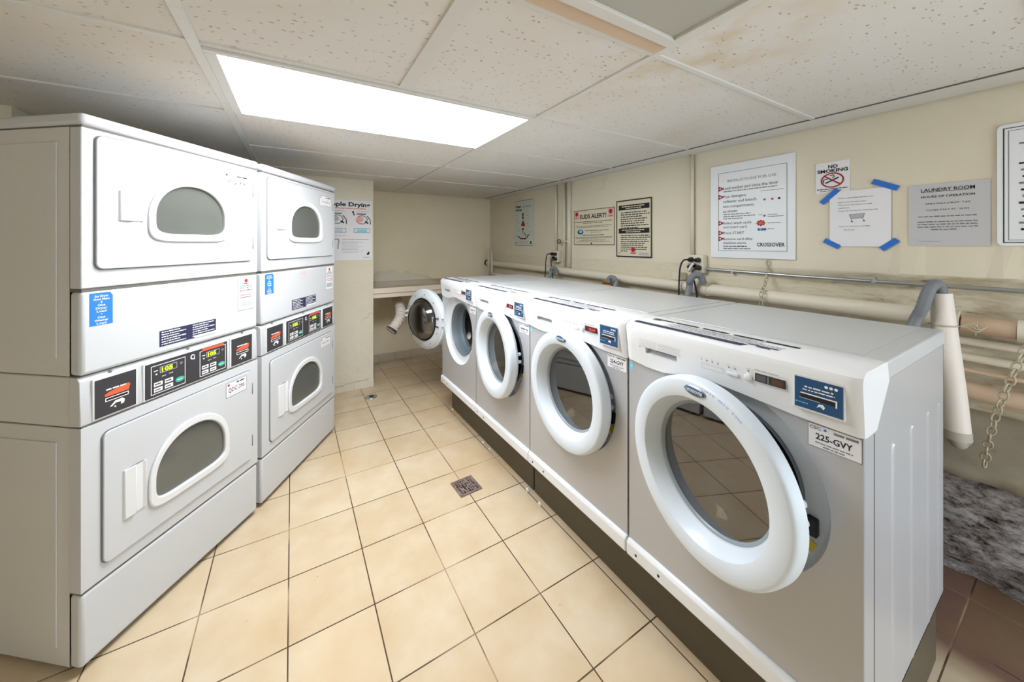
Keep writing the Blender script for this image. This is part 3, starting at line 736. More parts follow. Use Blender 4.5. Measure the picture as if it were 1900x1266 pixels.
    for i in range(2): pr.ell(.046+.0165*i, .0835, .0022, .0022, M_GREYINK); pr.words(.041+.0165*i, .0895, .009, .0012, M_LINK, 0, i)
    pr.ell(.098, .0895, .0022, .0022, M_GREYINK); pr.words(.092, .0945, .012, .0012, M_LINK)
    pr.done('button_print', con); pr = CP()
    pr.words(.115, .098, .055, .0014, M_GREYINK)
    pr.frame(.108, .060, .190, .096, .0006, M_LINK)
    pr.done('display_print', con)
    bm = bmesh.new(); lathe(bm, [(.0105, 0), (.0105, -.004), (.008, -.006), (0, -.0062)], (-.0165, -.097, 1.069), 'x', 24); link('start_button', bm, M_TRIM, con, smooth=True)
    bm = bmesh.new(); box(bm, (-.020, -.072, 1.060), (-.0145, -.040, 1.069)); link('cycle_button', bm, M_TRIM, con, bevel=.002)
    # display
    bm = bmesh.new(); box(bm, (-.0205, -.186, 1.066), (-.012, -.115, 1.089)); dp = link('display', bm, M_LEDBG if lit else M_DARKP, con, bevel=.001)
    pr = Print((-.0205, -.115, 1.066), (0, -1, 0), (0, 0, 1))
    if lit:
        if lit != 'dim': pr.text(lit, .026, .006, .036, .011, M_LEDRED, bold=.03)
        else: pr.rect(.02, .007, .05, .016, mat('led_dim', '8c2f2c', .5)), pr.rect(.033, .005, .036, .018, M_LEDBG, 1)
    else:
        pr.rect(.030, .002, .034, .021, M_GREYINK); pr.rect(.040, .004, .066, .019, mat('led_off', '5e4034', .4)); pr.rect(.004, .003, .027, .020, mat('lcd_off', '5b6164', .3))
    pr.done('led_digits', dp)
    # card reader
    bm = bmesh.new(); box(bm, (-.0225, -.302, 1.030), (-.010, -.203, 1.118)); fr_ = link('reader_frame', bm, M_TRIM, con, bevel=.002)
    bm = bmesh.new(); box(bm, (-.0235, -.299, 1.036), (-.020, -.207, 1.112)); cr = link('card_reader', bm, M_NAVY, con)
    pr = Print((-.0235, -.207, 1.036), (0, -1, 0), (0, 0, 1))
    for i in range(3): pr.ell(.062+.009*i, .066, .0035, .0035, M_WINK)
    pr.words(.020, .053, .055, .004, M_WINK, 0, 2); pr.words(.016, .046, .062, .003, M_WINK, 0, 4)
    pr.rect(.012, .036, .082, .039, M_WINK); pr.rect(.012, .026, .079, .036, M_BLACK); pr.rect(.079, .022, .082, .036, M_WINK); pr.rect(.010, .024, .050, .0255, M_LINK)
    pr.poly([(.044, .010), (.048, .020), (.056, .021), (.060, .015), (.057, .009), (.052, .014), (.048, .013)], M_WINK)
    pr.words(.002, .012, .025, .0025, M_CYAN, 0, 7)
    pr.done('lettering', cr)
    # instruction sticker on the console top
    pr = Print((0, 0, 1.1515), (0, -1, 0), (1, 0, .004), .0014)
    pr.rect(-.305, -.002, .068, .022, M_NAVYD); pr.poly([(.068, -.002), (.080, .022), (.068, .022)], M_NAVYD)
    for i in range(3): pr.words(-.26, .004+i*.004, .3, .0016, M_GREYINK, 1, i)
    for i in range(6): pr.words(-.20+.02*(i % 2), .034+i*.010, .28, .0045, M_LINK if i % 2 else M_GREYINK, 0, i+2)
    for a in (-.29, -.20, -.10, .0, .09): pr.rect(a, .098, a+.084, .112, M_INK)
    pr.ell(-.27, .090, .02, .006, M_GREYINK)
    pr.rect(.075, .030, .150, .038, M_NAVYD, 0); pr.words(.08, .048, .07, .004, M_GREYINK, 0, 3); pr.words(.08, .062, .075, .004, M_GREYINK, 0, 4); pr.rect(.10, .018, .135, .024, M_INK)
    pr.done('instruction_sticker', con)
    # id tag and energy sticker on the silver front
    pr = Print((0, 0, 0), (0, -1, 0), (0, 0, 1)); a, b = .226, .326; z = .938
    pr.frame(a, z, b, z+.058, .0012, M_GREYINK); pr.rect(a+.0012, z+.0012, b-.0012, z+.0568, M_PAPER)
    pr.text('CSC', a+.004, z+.045, .022, .008, M_GREYINK, 1, .03); pr.ell(a+.034, z+.049, .003, .003, M_BLUE, 1); pr.words(b-.050, z+.046, .044, .006, M_GREYINK, 1, 3)
    if tagtxt: pr.text(tagtxt, a+.05, z+.022, .068, .0145, M_INK, 1, .02, 'C')
    else: pr.words(a+.015, z+.022, .07, .012, M_GREYINK, 1, 5)
    pr.words(a+.015, z+.012, .07, .003, M_GREYINK, 1, 8); pr.words(a+.03, z+.005, .04, .003, M_GREYINK, 1, 9)
    pr.done('machine_tag', t)
    pr = Print((0, 0, 0), (0, -1, 0), (0, 0, 1)); pr.rect(-.325, .962, -.308, .990, M_CYAN); pr.words(-.323, .975, .013, .004, M_WINK, 1); pr.done('energy_sticker', t)
    # recess, gasket, drum
    bm = bmesh.new(); lathe(bm, [(RH, .0), (RH-.004, .020), (RH-.010, .034), (RH-.016, .038), (.205, .042)], (0, 0, RC), 'x'); link('door_recess', bm, mat('recess_white', 'dfe5ea', .3), t, smooth=True)
    bm = bmesh.new(); lathe(bm, [(.208, .047), (.206, .034), (.202, .032), (.197, .040), (.194, .09), (.187, .12), (.183, .125), (.186, .15), (.205, .155)], (0, 0, RC), 'x'); link('door_gasket', bm, M_GASKET, t, smooth=True)
    bm = bmesh.new(); lathe(bm, [(.20, .155), (.235, .165), (.235, .56), (.18, .59), (0, .60)], (0, 0, RC), 'x')
    for k in range(3):
        a = PI/2+2*PI*k/3; c, s = math.cos(a), math.sin(a)
        tube(bm, [(.2, c*.225, RC+s*.225), (.54, c*.225, RC+s*.225)], .03, 8)
    link('drum', bm, M_DRUM, t, smooth=True)
    bm = bmesh.new(); box(bm, (.022, -.236, RC-.075), (.044, -.212, RC-.030)); link('latch', bm, M_BLACK, t, bevel=.003)
    # warning label inside the recess, lower right
    bm = bmesh.new()
    def arc(r0, r1, a0, a1, mi, xx):
        for k in range(12):
            A, C = a0+(a1-a0)*k/12, a0+(a1-a0)*(k+1)/12
            f = bm.faces.new([bm.verts.new((xx, r*math.cos(q), RC+r*math.sin(q))) for r, q in ((r0, A), (r1, A), (r1, C), (r0, C))]); f.material_index = mi
    arc(.214, .253, PI+.42, PI+1.05, 0, .0370); arc(.214, .253, PI+.40, PI+.52, 1, .0365); arc(.228, .250, .62, 1.02, 0, .0370)
    for i in range(5): arc(.219+i*.007, .2215+i*.007, PI+.58, PI+.92, 2, .0362)
    link('warning_label', bm, [M_PAPER, M_YEL, M_GREYINK], t)
    # hinge plate
    # door: hinged at its far (left) side
    hy = .268; hinge = thing('door', '', '', (0, 0, 0)); del hinge['label']; del hinge['category']
    hinge.parent = t; hinge.location = (-.006, hy, RC); hinge.rotation_euler = (0, 0, -math.radians(theta))
    c = (0, -hy, 0)
    bm = bmesh.new(); lathe(bm, [(.190, .024), (.1905, .022), (.2120, -.0325), (.2121, -.0326), (.214, -.0340), (.260, -.0340), (.2645, -.0325), (.2680, -.0290), (.2705, -.0235), (.272, -.012), (.272, .010), (.262, .018), (.20, .018)], c, 'x', 96)
    lathe(bm, [(.190, .024), (.195, .026), (.20, .018)], c, 'x', 96); rg = link('door_ring', bm, M_RING, hinge, smooth=True)
    bm = bmesh.new(); lathe(bm, [(.1915, .020), (.186, .022), (.181, .027), (.180, .030)], c, 'x', 96); link('inner_ring', bm, M_INRING, hinge, smooth='all')
    bm = bmesh.new(); lathe(bm, [(.182, .0275), (.10, .0275), (0, .0275)], c, 'x', 72); link('window_glass', bm, M_GLASS, hinge, smooth='all')
    bm = bmesh.new(); lathe(bm, [(.262, .018), (.258, .028), (.20, .032), (.190, .032), (.187, .026), (.194, .014)], c, 'x', 96)
    link('back_ring', bm, mat('back_ring', 'd4dadd', .35), hinge, smooth='all')
    bm = bmesh.new(); lathe(bm, [(.184, .031), (.176, .050), (.158, .080), (.13, .102), (.07, .115), (0, .118)], c, 'x', 72); link('glass_bowl', bm, M_GLASS, hinge, smooth='all')
    bm = bmesh.new(); torus(bm, (c[0]+.034, c[1], 0), .187, .005, 'x', 72, 8); link('bowl_seal', bm, M_BLACK, hinge)
    for k in range(10):
        a = 2*PI*(k+.3)/10; bm = bmesh.new(); lathe(bm, [(.006, 0), (.005, .003), (0, .003)], (.032, c[1]+.228*math.cos(a), .228*math.sin(a)), 'x', 10); link('screw', bm, M_EMT, hinge, smooth=True)
    for z in (-.035, .035):
        bm = bmesh.new(); tube(bm, [(.026, -.055, z), (.020, -.015, z), (.012, 0, z), (.030, .012, z)], .006, 8); box(bm, (.024, -.075, z-.005), (.038, -.035, z+.005)); link('hinge_arm', bm, M_CHROME, hinge)
    # blue oval badge
    bm = bmesh.new(); ll = 36
    def dome(rx, rz, h0, h1, mi):
        rows = []
        for s_, h in ((1, h0), (.9, h1), (0, h1-.0008)):
            rows.append([bm.verts.new((h, c[1]+rx*s_*math.cos(2*PI*k/ll), .241+rz*s_*math.sin(2*PI*k/ll))) for k in range(ll if s_ else 1)])
        for A, C in zip(rows, rows[1:]):
            for k in range(ll):
                vs = [A[k], A[(k+1) % ll]]+([C[(k+1) % ll], C[k]] if len(C) > 1 else [C[0]]); f = bm.faces.new(vs); f.material_index = mi; f.smooth = True
    dome(.0405, .0150, -.030, -.0375, 0); dome(.0375, .0125, -.036, -.0388, 1)
    bd = link('badge', bm, [M_EMT, M_NAVY], hinge)
    pr = Print((-.0394, c[1], .241), (0, -1, 0), (0, 0, 1), .0004); pr.text('CROSSOVER', 0, -.0035, .060, .008, M_WINK, 0, .02, 'C'); pr.rect(-.026, -.006, .026, -.0052, M_LINK); pr.done('badge_lettering', hinge)
    # three dark catch pins on the closing side
    for a in (.20, .02):
        bm = bmesh.new(); lathe(bm, [(.010, .020), (.010, .050), (.007, .054), (0, .055)], (0, -hy-.240*math.cos(a), .240*math.sin(a)), 'x', 14); link('catch_pin', bm, M_RING, hinge, smooth=True)
    return t
W4 = make_washer(.605, 11.5, 'nearest silver washer, door ajar, tagged 225-GVY, sidewall facing the camera', '225-GVY', None)
W3 = make_washer(1.270, 3.5, 'silver washer tagged 224-GVY with red lit display, second from the camera', '224-GVY', '12:10')
W2 = make_washer(1.932, 5.5, 'silver washer with door slightly ajar, between the open one and 224-GVY', None, '30')
W1 = make_washer(2.595, 162, 'farthest silver washer with its round door swung wide open', None, 'dim')
# handwriting on the nearest door ring
hd = [o for o in W4.children if o.name.startswith('door') and o.type == 'EMPTY'][0]
pr = Print((-.0335, -.268, 0), (0, -1, 0), (0, 0, 1), .0006)
s = 'SUPER WASH ZONE'
for i, ch in enumerate(s):
    if ch == ' ': continue
    a = math.radians(85-i*2.0); r = .254; cx, cy = r*math.cos(a), r*math.sin(a)
    vs, fs = text_poly(ch, 0); rot = a-PI/2; k = pr.mi(M_BLUE); sc = .0095
    V = [pr.bm.verts.new(pr.p3(cx+(vx*math.cos(rot)-vy*math.sin(rot))*sc, cy+(vx*math.sin(rot)+vy*math.cos(rot))*sc)) for vx, vy in vs]
    for f in fs:
        g = pr.bm.faces.new([V[q] for q in f]); g.material_index = k
pr.done('handwriting', hd)
# steel bases
for (y0, y1, lab) in ((.290, 1.672, 'dark brown steel base under the two nearest washers'), (1.682, 2.905, 'dark brown steel base under the two farthest washers')):
    bm = bmesh.new(); box(bm, (1.222, y0, 0), (1.935, y1, .236)); o = link('washer_base', bm, M_PLINTH, bevel=.004); tag(o, lab, 'washer base', 'washer bases')

# ================================================================ ALCOVE
t = thing('counter', 'cream wooden counter shelf in the alcove behind the washers', 'counter', (0, 0, 0))
bm = bmesh.new(); box(bm, (.712, 3.75, .937), (2.45, 4.46, .990)); link('counter_board', bm, M_COUNT, t, bevel=.002)
bm = bmesh.new(); box(bm, (.714, 3.758, .9895), (2.448, 4.455, .9915)); link('top_surface', bm, M_COUNTT, t)
bm = bmesh.new(); box(bm, (.712, 3.765, .890), (2.45, 3.80, .934)); link('front_rail', bm, M_COUNT, t, bevel=.002)
bm = bmesh.new()
for i in range(26):
    row = []
    for j in range(15):
        u, v = i/25, j/14; x = .73+u*.78; y = 3.92+v*.40
        e = (math.sin(PI*min(max(v, 0), 1)))**.6*(1-abs(2*u-1)**6)
        h = e*(.13*(1-u)**.7+.045+.03*noise.noise(Vector((x*9, y*9, 2))))
        row.append((x+.02*noise.noise(Vector((x*8, y*8, 5))), y, .9925+max(0, h)))
    if i == 0: grid = []
    grid.append([bm.verts.new(p) for p in row])
for i in range(25):
    for j in range(14): f = bm.faces.new((grid[i][j], grid[i+1][j], grid[i+1][j+1], grid[i][j+1])); f.smooth = True
o = link('plastic_bag', bm, M_BAG); tag(o, 'crumpled clear plastic bag lying on the alcove counter', 'plastic bag')
# flexible ribbed hose end beside the open door
bm = bmesh.new(); path = smooth_path([(1.04, 4.455, .78), (1.05, 4.15, .80), (1.02, 3.85, .72), (.975, 3.74, .655), (.885, 3.69, .560)], 12); rr = []
for i, p in enumerate(path): rr.append(.052+.006*math.sin(i*2.1)+(.006 if i > len(path)-4 else 0))
tube(bm, path, .05, 18, radii=rr, cap=False); 
t = thing('vent_hose', 'short ribbed white hose with a dark mouth poking out behind the open washer door', 'hose', (0, 0, 0))
link('hose', bm, M_PVC, t, smooth=True)
bm = bmesh.new(); d = (path[-1]-path[-2]).normalized(); tube(bm, [path[-1]-d*.004, path[-1]+d*.006], .060, 18, cap=False); tube(bm, [path[-1]-d*.03, path[-1]-d*.028], .05, 18); link('mouth_rim', bm, M_BLACK, t)

# ================================================================ FLOOR THINGS
bm = bmesh.new(); box(bm, (-.068, -.068, 0), (.068, .068, .004)); o = link('floor_drain', bm, M_RUST, loc=(.897, 1.914, 0), rot=(0, 0, .05)); tag(o, 'square rusty floor drain set in the tiles between dryers and washers', 'floor drain')
bm = bmesh.new(); box(bm, (-.070, -.070, .0), (.070, -.062, .006)); box(bm, (-.070, .062, .0), (.070, .070, .006)); box(bm, (-.070, -.062, 0), (-.062, .062, .006)); box(bm, (.062, -.062, 0), (.070, .062, .006)); link('rim', bm, M_RUST, o)
bm = bmesh.new()
for i in range(-3, 4):
    for j in range(-3, 4):
        if random.random() < .8: lathe(bm, [(.0065*random.uniform(.6, 1.2), .0052), (0, .0052)], (i*.016+random.uniform(-.002, .002), j*.016, 0), 'z', 10)
link('drain_holes', bm, mat('drain_hole', '2a1c18', .9), o)
bm = bmesh.new(); lathe(bm, [(.055, 0), (.052, .005), (.040, .006), (.034, .004), (0, .004)], (0, 0, 0), 'z', 28); o = link('drain_cover', bm, M_EMT, loc=(.643, 3.49, 0), smooth=True); tag(o, 'small round metal drain cover on the floor by the far pier', 'drain cover')
bm = bmesh.new(); lathe(bm, [(.022, .0065), (0, .0065)], (.006, .004, 0), 'z', 16); link('drain_hole', bm, M_BLACK, o)
for (x, y, s, lab) in ((1.205, 1.70, .016, 'largest white paint chip on the floor at the base joint of the washers'), (1.200, 1.575, .014, 'white paint chip on the floor just right of the base joint'), (1.213, 2.27, .013, 'white paint chip at the foot of the far washer base'), (1.215, 2.18, .010, 'tiny white paint chip beside the far washer base'), (1.222, 2.86, .014, 'white paint chip at the far corner of the washer base')):
    bm = bmesh.new(); bmesh.ops.create_icosphere(bm, subdivisions=1, radius=s)
    for v in bm.verts: v.co.x *= .6; v.co.z = max(0, v.co.z*.7+.3*s)*(1+.3*noise.noise(v.co*90))
    o = link('paint_chip', bm, M_PAPER, loc=(x-.012, y, 0)); tag(o, lab, 'paint chip', 'paint chips along the washer bases')

# ================================================================ SIGNS ON THE RIGHT WALL
WX = 2.470
def sign(name, label, cat, y1, y0, z0, z1, th, m, r=0, frame=None, group=None, px=WX):
    """y1 = left edge, y0 = right edge seen from the room"""
    t = thing(name, label, cat, (px, y1, z0), 0, group); w, h = y1-y0, z1-z0
    bm = bmesh.new(); poly = rrect(w, h, r, 5, w/2, h/2) if r else [(0, 0), (w, 0), (w, h), (0, h)]
    prism(bm, [(-x, y) for x, y in poly], lambda x, y, d: (d, x, y), -th, 0); link('board', bm, m, t)
    return t, Print((-th, 0, 0), (0, -1, 0), (0, 0, 1)), w, h
# instructions
t, pr, w, h = sign('instruction_sign', 'large white washer instructions sign with red arrows above the nearest washers', 'sign', 1.341, .876, 1.360, 1.970, .010, M_SIGNW)
pr.frame(.050, .045, w-.036, h-.052, .0025, M_GREYINK)
X = .050
DX = 0
pr.text('INSTRUCTIONS FOR USE', .105, h-.118, .27, .016, M_GREYINK)
pr.text('Load washer and close the door', .081, h-.165, .305, .019, M_INK)
pr.words(X+.031, h-.180, .30, .006, M_GREYINK, 0, 1)
pr.words(.295, h-.200, .12, .003, M_GREYINK, 0, 2)
for i, s_ in enumerate(('Pour detergent,', 'softener and bleach', 'into compartments', 'as shown')): pr.text(s_, X+.031, h-.219-i*.032, (.138, .192, .178, .085)[i], .018, M_INK)
for i in range(3): pr.words(X+.031, h-.330-i*.0145, (.16, .185, .115)[i], .006, M_GREYINK, 0, i+3)
for i, s_ in enumerate(('Select wash cycle', 'and insert card')): pr.text(s_, X+.031, h-.392-i*.026, (.165, .137)[i], .017, M_INK)
pr.text('Press START', X+.031, h-.457, .125, .017, M_INK)
for i, s_ in enumerate(('Remove card after', 'machine starts')): pr.text(s_, X+.031, h-.496-i*.025, (.172, .135)[i], .017, M_INK)
for i in range(2): pr.words(X+.031, h-.538-i*.0145, (.14, .16)[i], .0055, M_INK, 0, i+9)
for yy in (h-.158, h-.212, h-.385, h-.450, h-.488):
    pr.poly([(X, yy-.016), (X+.038, yy+.002), (X, yy+.020)], M_DRED, 1); pr.ell(X+.012, yy+.002, .005, .005, M_WINK, 2)
for x, m_ in ((.316, M_NAVY), (.356, M_RED), (.390, M_INK)): pr.ell(x, h-.252, .007, .006, m_)
pr.rect(.285, h-.345, .305, h-.340, M_CYAN); pr.ell(.316, h-.350, .007, .006, M_NAVY); pr.words(.332, h-.347, .05, .004, M_GREYINK); pr.words(.332, h-.358, .08, .004, M_GREYINK)
for k in range(8): pr.ell(.297+.018*math.cos(k*PI/4), h-.393+.014*math.sin(k*PI/4), .006, .005, M_DRED, 1)
pr.ell(.297, h-.393, .017, .014, M_ORANGE); pr.words(.332, h-.396, .07, .004, M_GREYINK)
for x in (.287, .302, .317): pr.ell(x, h-.432, .009, .008, M_NAVY)
pr.ell(.296, h-.427, .007, .006, M_CYAN, 1); pr.words(.332, h-.432, .035, .004, M_GREYINK)
pr.text('CROSSOVER', .275, h-.535, .142, .022, M_INK, 0, .02)
pr.done('lettering', t)
# no smoking
t, pr, w, h = sign('no_smoking_sign', 'small square NO SMOKING sign with a red barred circle', 'sign', .787, .650, 1.722, 1.886, .002, M_PAPER)
pr.text('NO', w*.52, h-.034, w*.28, .017, M_INK, 0, .035, 'C'); pr.text('SMOKING', w*.5, h-.056, w*.9, .017, M_INK, 0, .035, 'C')
cx, cy = w*.5, h*.40
pr.line(cx-.028, cy-.014, cx+.026, cy+.012, .007, M_INK); pr.pline([(cx-.034, cy-.012), (cx-.036, cy+.004), (cx-.026, cy+.010), (cx-.018, cy+.006)], .004, M_INK); pr.pline([(cx-.010, cy+.024), (cx+.004, cy+.028), (cx+.008, cy+.018), (cx, cy+.010)], .004, M_INK)
pr.ring(cx, cy, .047, .007, M_DRED, 1, ry=.040); pr.line(cx-.034, cy+.026, cx+.034, cy-.026, .007, M_DRED, 2)
pr.words(.006, .018, w-.012, .005, M_INK); pr.words(.02, .008, w-.05, .004, M_GREYINK)
pr.done('lettering', t)
# laundry cart paper note
t, pr, w, h = sign('paper_note', 'white paper note about the laundry cart, held with blue tape', 'paper', .728, .506, 1.437, 1.724, .0012, M_PAPER, px=WX-.0035)
lines = [('Please return this laundry cart', .13), ('back to the laundry room.', .105), ('The carts are here to help', .125), ('residents.', .045), ('Please do not use for anything else', .145)]
for i, (s_, ww) in enumerate(lines): pr.text(s_, .034, h-.040-i*.0150-(.006 if i > 0 else 0), ww, .0055, M_INK)
pr.poly([(.078, h-.125), (.130, h-.122), (.126, h-.142), (.084, h-.145)], M_LINK); pr.pline([(.076, h-.124), (.132, h-.121), (.127, h-.143), (.083, h-.146), (.076, h-.124)], .0018, M_GREYINK, 1)
pr.pline([(.086, h-.146), (.084, h-.158)], .0018, M_GREYINK, 1); pr.pline([(.122, h-.143), (.130, h-.156)], .0018, M_GREYINK, 1); pr.ell(.086, h-.160, .004, .0045, M_GREYINK); pr.ell(.130, h-.158, .004, .0045, M_GREYINK)
pr.text('There are cameras recording.', .037, h-.186, .115, .0055, M_INK); pr.text('Thank you', .054, h-.204, .042, .0055, M_INK)
pr.done('lettering', t)
for (py1, pz1, py2, pz2, lab) in ((.762, 1.668, .695, 1.735, 'blue tape strip at the top left corner of the paper note'), (.568, 1.758, .483, 1.712, 'blue tape strip at the top right corner, longest of the four'), (.750, 1.470, .690, 1.432, 'blue tape strip at the bottom left corner of the paper note'), (.538, 1.424, .486, 1.470, 'blue tape strip at the bottom right corner of the paper note')):
    cy_, cz_ = (py1+py2)/2, (pz1+pz2)/2; L_ = math.hypot(py2-py1, pz2-pz1); a = math.atan2(pz2-pz1, py2-py1)
    bm = bmesh.new(); n_ = 14; g1 = []
    for i in range(n_+1):
        x = -L_/2+L_*i/n_; j0 = .0011*((i*7) % 3-1)
        e = .0015*((i*5) % 3)
        g1.append([bm.verts.new((d, x+(e if i in (0,) else 0), s_*.0125+j0*.3)) for s_ in (-1, 1) for d in (-.0062, -.0052)])
    for A, C in zip(g1, g1[1:]):
        for q in ((0, 2), (1, 3), (0, 1), (2, 3)): bm.faces.new((A[q[0]], A[q[1]], C[q[1]], C[q[0]]))
    bm.faces.new([g1[0][i] for i in (0, 1, 3, 2)]); bm.faces.new([g1[-1][i] for i in (0, 1, 3, 2)])
    o = link('tape_strip', bm, M_TAPE, loc=(WX, cy_, cz_), rot=(a, 0, 0)); tag(o, lab, 'tape', 'blue tape holding the paper note')
# laundry room hours
t, pr, w, h = sign('hours_sign', 'grey laminated LAUNDRY ROOM hours of operation sheet', 'sign', .451, .229, 1.441, 1.718, .002, M_PAPER2)
pr.text('LAUNDRY ROOM', w*.50, h-.022-.012, w*.66, .014, M_INK, 0, .015, 'C'); pr.rect(w*.17, h-.037, w*.83, h-.0355, M_INK)
pr.text('HOURS OF OPERATION', w*.50, h-.062, w*.66, .010, M_INK, 0, .01, 'C')
pr.text('OPENS DAILY 6 FROM   7 AM', w*.5, h-.092, w*.55, .007, M_INK, 0, 0, 'C'); pr.text('CLOSES DAILY AT   10 PM', w*.5, h-.120, w*.52, .007, M_INK, 0, 0, 'C')
pr.words(w*.13, h-.148, w*.72, .005, M_GREYINK, 0, 4)
for i in range(4): pr.words(w*(.12 if i < 3 else .3), h-.172-.0115*i, w*(.74 if i < 3 else .34), .005, M_GREYINK, 0, i)
pr.words(w*.12, .020, w*.3, .002, M_GREYINK)
pr.done('lettering', t)
# cut off sign on the right
t, pr, w, h = sign('notice_board', 'white notice with a double black border, cut off by the right edge of the photo', 'sign', .213, -.20, 1.442, 1.926, .008, M_SIGNW, .018)
pr.frame(.014, .012, w-.014, h-.014, .003, M_INK); pr.frame(.026, .022, w-.026, h-.026, .0018, M_GREYINK)
for i in range(14):
    if i in (1, 2): continue
    pr.words(.050+.004*(i % 3), h-.085-i*.026, w-.10, .009, M_INK if i % 2 else M_GREYINK, 0, i)
pr.done('lettering', t)
# suds alert
t, pr, w, h = sign('suds_sign', 'cream SUDS ALERT! sign with red dots, left of the taller rules sign', 'sign', 2.695, 2.176, 1.440, 1.780, .006, M_SIGNC)
pr.frame(.0, .0, w, h, .006, mat('olive_edge', '6f6a45', .6))
pr.text('SUDS ALERT!', w*.49, h-.085, w*.66, .040, M_INK, 0, .03, 'C')
for x in (.042, w-.042): pr.rect(x-.03, h-.072, x+.03, h-.008, M_PINK); pr.ell(x, h-.036, .019, .021, M_DRED, 1); pr.rect(x-.025, h-.082, x+.025, h-.076, M_DRED, 1)
for i, (yy, x0, ww) in enumerate(((.118, .03, .92), (.132, .24, .5), (.160, .05, .9), (.172, .08, .8), (.205, .30, .58), (.222, .45, .25), (.248, .22, .55), (.268, .04, .92), (.278, .06, .86), (.297, .18, .62), (.312, .08, .84))):
    pr.words(w*x0, h-yy, w*ww, .006, M_INK if i in (0, 1, 4, 6) else M_DRED if i == 9 else M_GREYINK, 0, i)
pr.ell(w*.18, h-.214, .042, .024, M_NAVY); pr.ell(w*.19, h-.210, .024, .014, M_CYAN, 1); pr.ell(w*.47, .014, .010, .010, M_NAVY, 1)
pr.done('lettering', t)
# rules
t, pr, w, h = sign('rules_sign', 'tall cream rules sign with two black header bars and dark frame', 'sign', 2.150, 1.796, 1.338, 1.824, .010, M_SIGNC)
pr.frame(0, 0, w, h, .010, M_BLACK)
for yy in (h-.085, h-.285): pr.rect(.026, yy, w-.022, yy+.042, M_INK); pr.words(.06, yy+.024, w-.13, .009, M_SIGNC, 1, 3); pr.words(.10, yy+.009, w-.2, .008, M_SIGNC, 1, 5)
for i in range(8): pr.words(.048, h-.112-i*.0185, w*(.72, .8, .6, .74, .7, .66, .78, .5)[i], .009, M_INK, 0, i)
for i in range(9): pr.words(.048, h-.307-i*.0165, w*(.8, .82, .76, .8, .68, .66, .74, .72, .2)[i], .008, M_INK, 0, i+20)
pr.rect(w*.42, .030, w*.58, .082, M_PINK); pr.ell(w*.5, .062, .020, .018, M_DRED, 1); pr.rect(w*.43, .030, w*.57, .038, M_DRED, 1)
pr.words(.02, .030, .03, .005, M_INK); pr.rect(w*.66, .018, w*.92, .040, M_LINK)
pr.done('lettering', t)
# detergent poster (generic)
t, pr, w, h = sign('detergent_poster', 'narrow pale green poster with a red drop, closest to the far corner', 'poster', 3.815, 3.383, 1.428, 1.989, .004, M_SIGNG, .02)
for fx in ((0, 0, w, .006), (0, h-.006, w, h)): pr.rect(fx[0]+.02, fx[1], fx[2]-.02, fx[3], M_GREYINK)
pr.text('Clean', .03, h-.085, .13, .030, M_INK, 0, .04); pr.text('clothes', .035, h-.125, .14, .026, M_INK, 0, .04); pr.text('by Henry', .20, h-.090, .18, .024, mat('ink_slate', '4d6266', .7))
cx = w*.47
pr.ell(cx, h-.175, .016, .022, M_INK); pr.ell(cx, h-.215, .018, .018, M_INK); pr.poly([(cx-.045, h-.31), (cx, h-.24), (cx+.05, h-.31), (cx+.02, h-.325)], M_DRED); pr.ell(cx, h-.355, .018, .014, M_INK)
pr.line(cx, h-.36, cx-.008, h-.41, .012, M_INK); pr.pline([(cx+.03, h-.40), (cx+.06, h-.44)], .012, M_INK)
pr.pline([(cx-.11, h-.44), (cx-.05, h-.475), (cx+.06, h-.475), (cx+.13, h-.425)], .014, M_INK)
for i in range(18): pr.words(random.uniform(.03, .10) if i % 2 else random.uniform(.26, .33), h-.16-i*.017, .06, .005, M_GREYINK if i % 3 else M_PINK, 0, i)
pr.rect(w-.075, .020, w-.050, .055, M_INK); pr.words(.03, .030, .05, .010, M_INK); pr.words(.12, .045, .19, .005, M_GREYINK); pr.words(.12, .030, .17, .005, M_LINK)
pr.done('lettering', t)
# drying poster on the pier (faces the camera)
t = thing('drying_poster', 'white Simple Drying poster on the pier, partly hidden by the dryers', 'poster', (.245, 3.735, 1.290))
w, h = .452, .590
bm = bmesh.new(); box(bm, (0, -.004, 0), (w, 0, h)); link('board', bm, M_PAPER, t)
pr = Print((0, -.004, 0), (1, 0, 0), (0, 0, 1))
pr.text('Simple Drying', .010, h-.060, .425, .040, M_INK, 0, .03); pr.words(.03, h-.085, .37, .008, M_ORANGE, 0, 1)
for x0 in (.06, .285):
    pr.words(x0+.02, h-.110, .12, .006, M_LINK); pr.ell(x0-.012, h-.115, .009, .010, M_INK); pr.pline([(x0-.01, h-.12), (x0, h-.15)], .010, M_INK)
    pr.rect(x0+.02, h-.137, x0+.11, h-.128, M_INK); pr.ring(x0+.07, h-.19, .055, .008, M_GREYINK, 0, 24, .045); pr.ell(x0+.05, h-.185, .035, .028, M_PINK if x0 > .2 else M_LINK, 1)
    pr.line(x0+.10, h-.205, x0+.13, h-.225, .014, M_INK, 1); pr.pline([(x0+.12, h-.15), (x0+.15, h-.19), (x0+.152, h-.235)], .008, M_INK, 1)
    pr.frame(x0-.005, h-.320, x0+.15, h-.275, .006, mat('ink_bluegrey', '8fa5b5', .7), 1); pr.rect(x0+.02, h-.318, x0+.12, h-.285, M_CYAN if x0 > .2 else mat('pale_blue', 'c9dbe6', .7), 0)
pr.words(.03, h-.352, .18, .006, M_LINK); pr.pline([(.085, h-.385), (.145, h-.385), (.135, h-.48)], .012, mat('ink_bluegrey', '8fa5b5'))
pr.rect(.17, h-.388, w-.03, h-.384, M_RED)
for i in range(9): pr.words(.17, h-.405-i*.014, .15+.05*(i % 3 == 1), .005, M_LINK, 0, i)
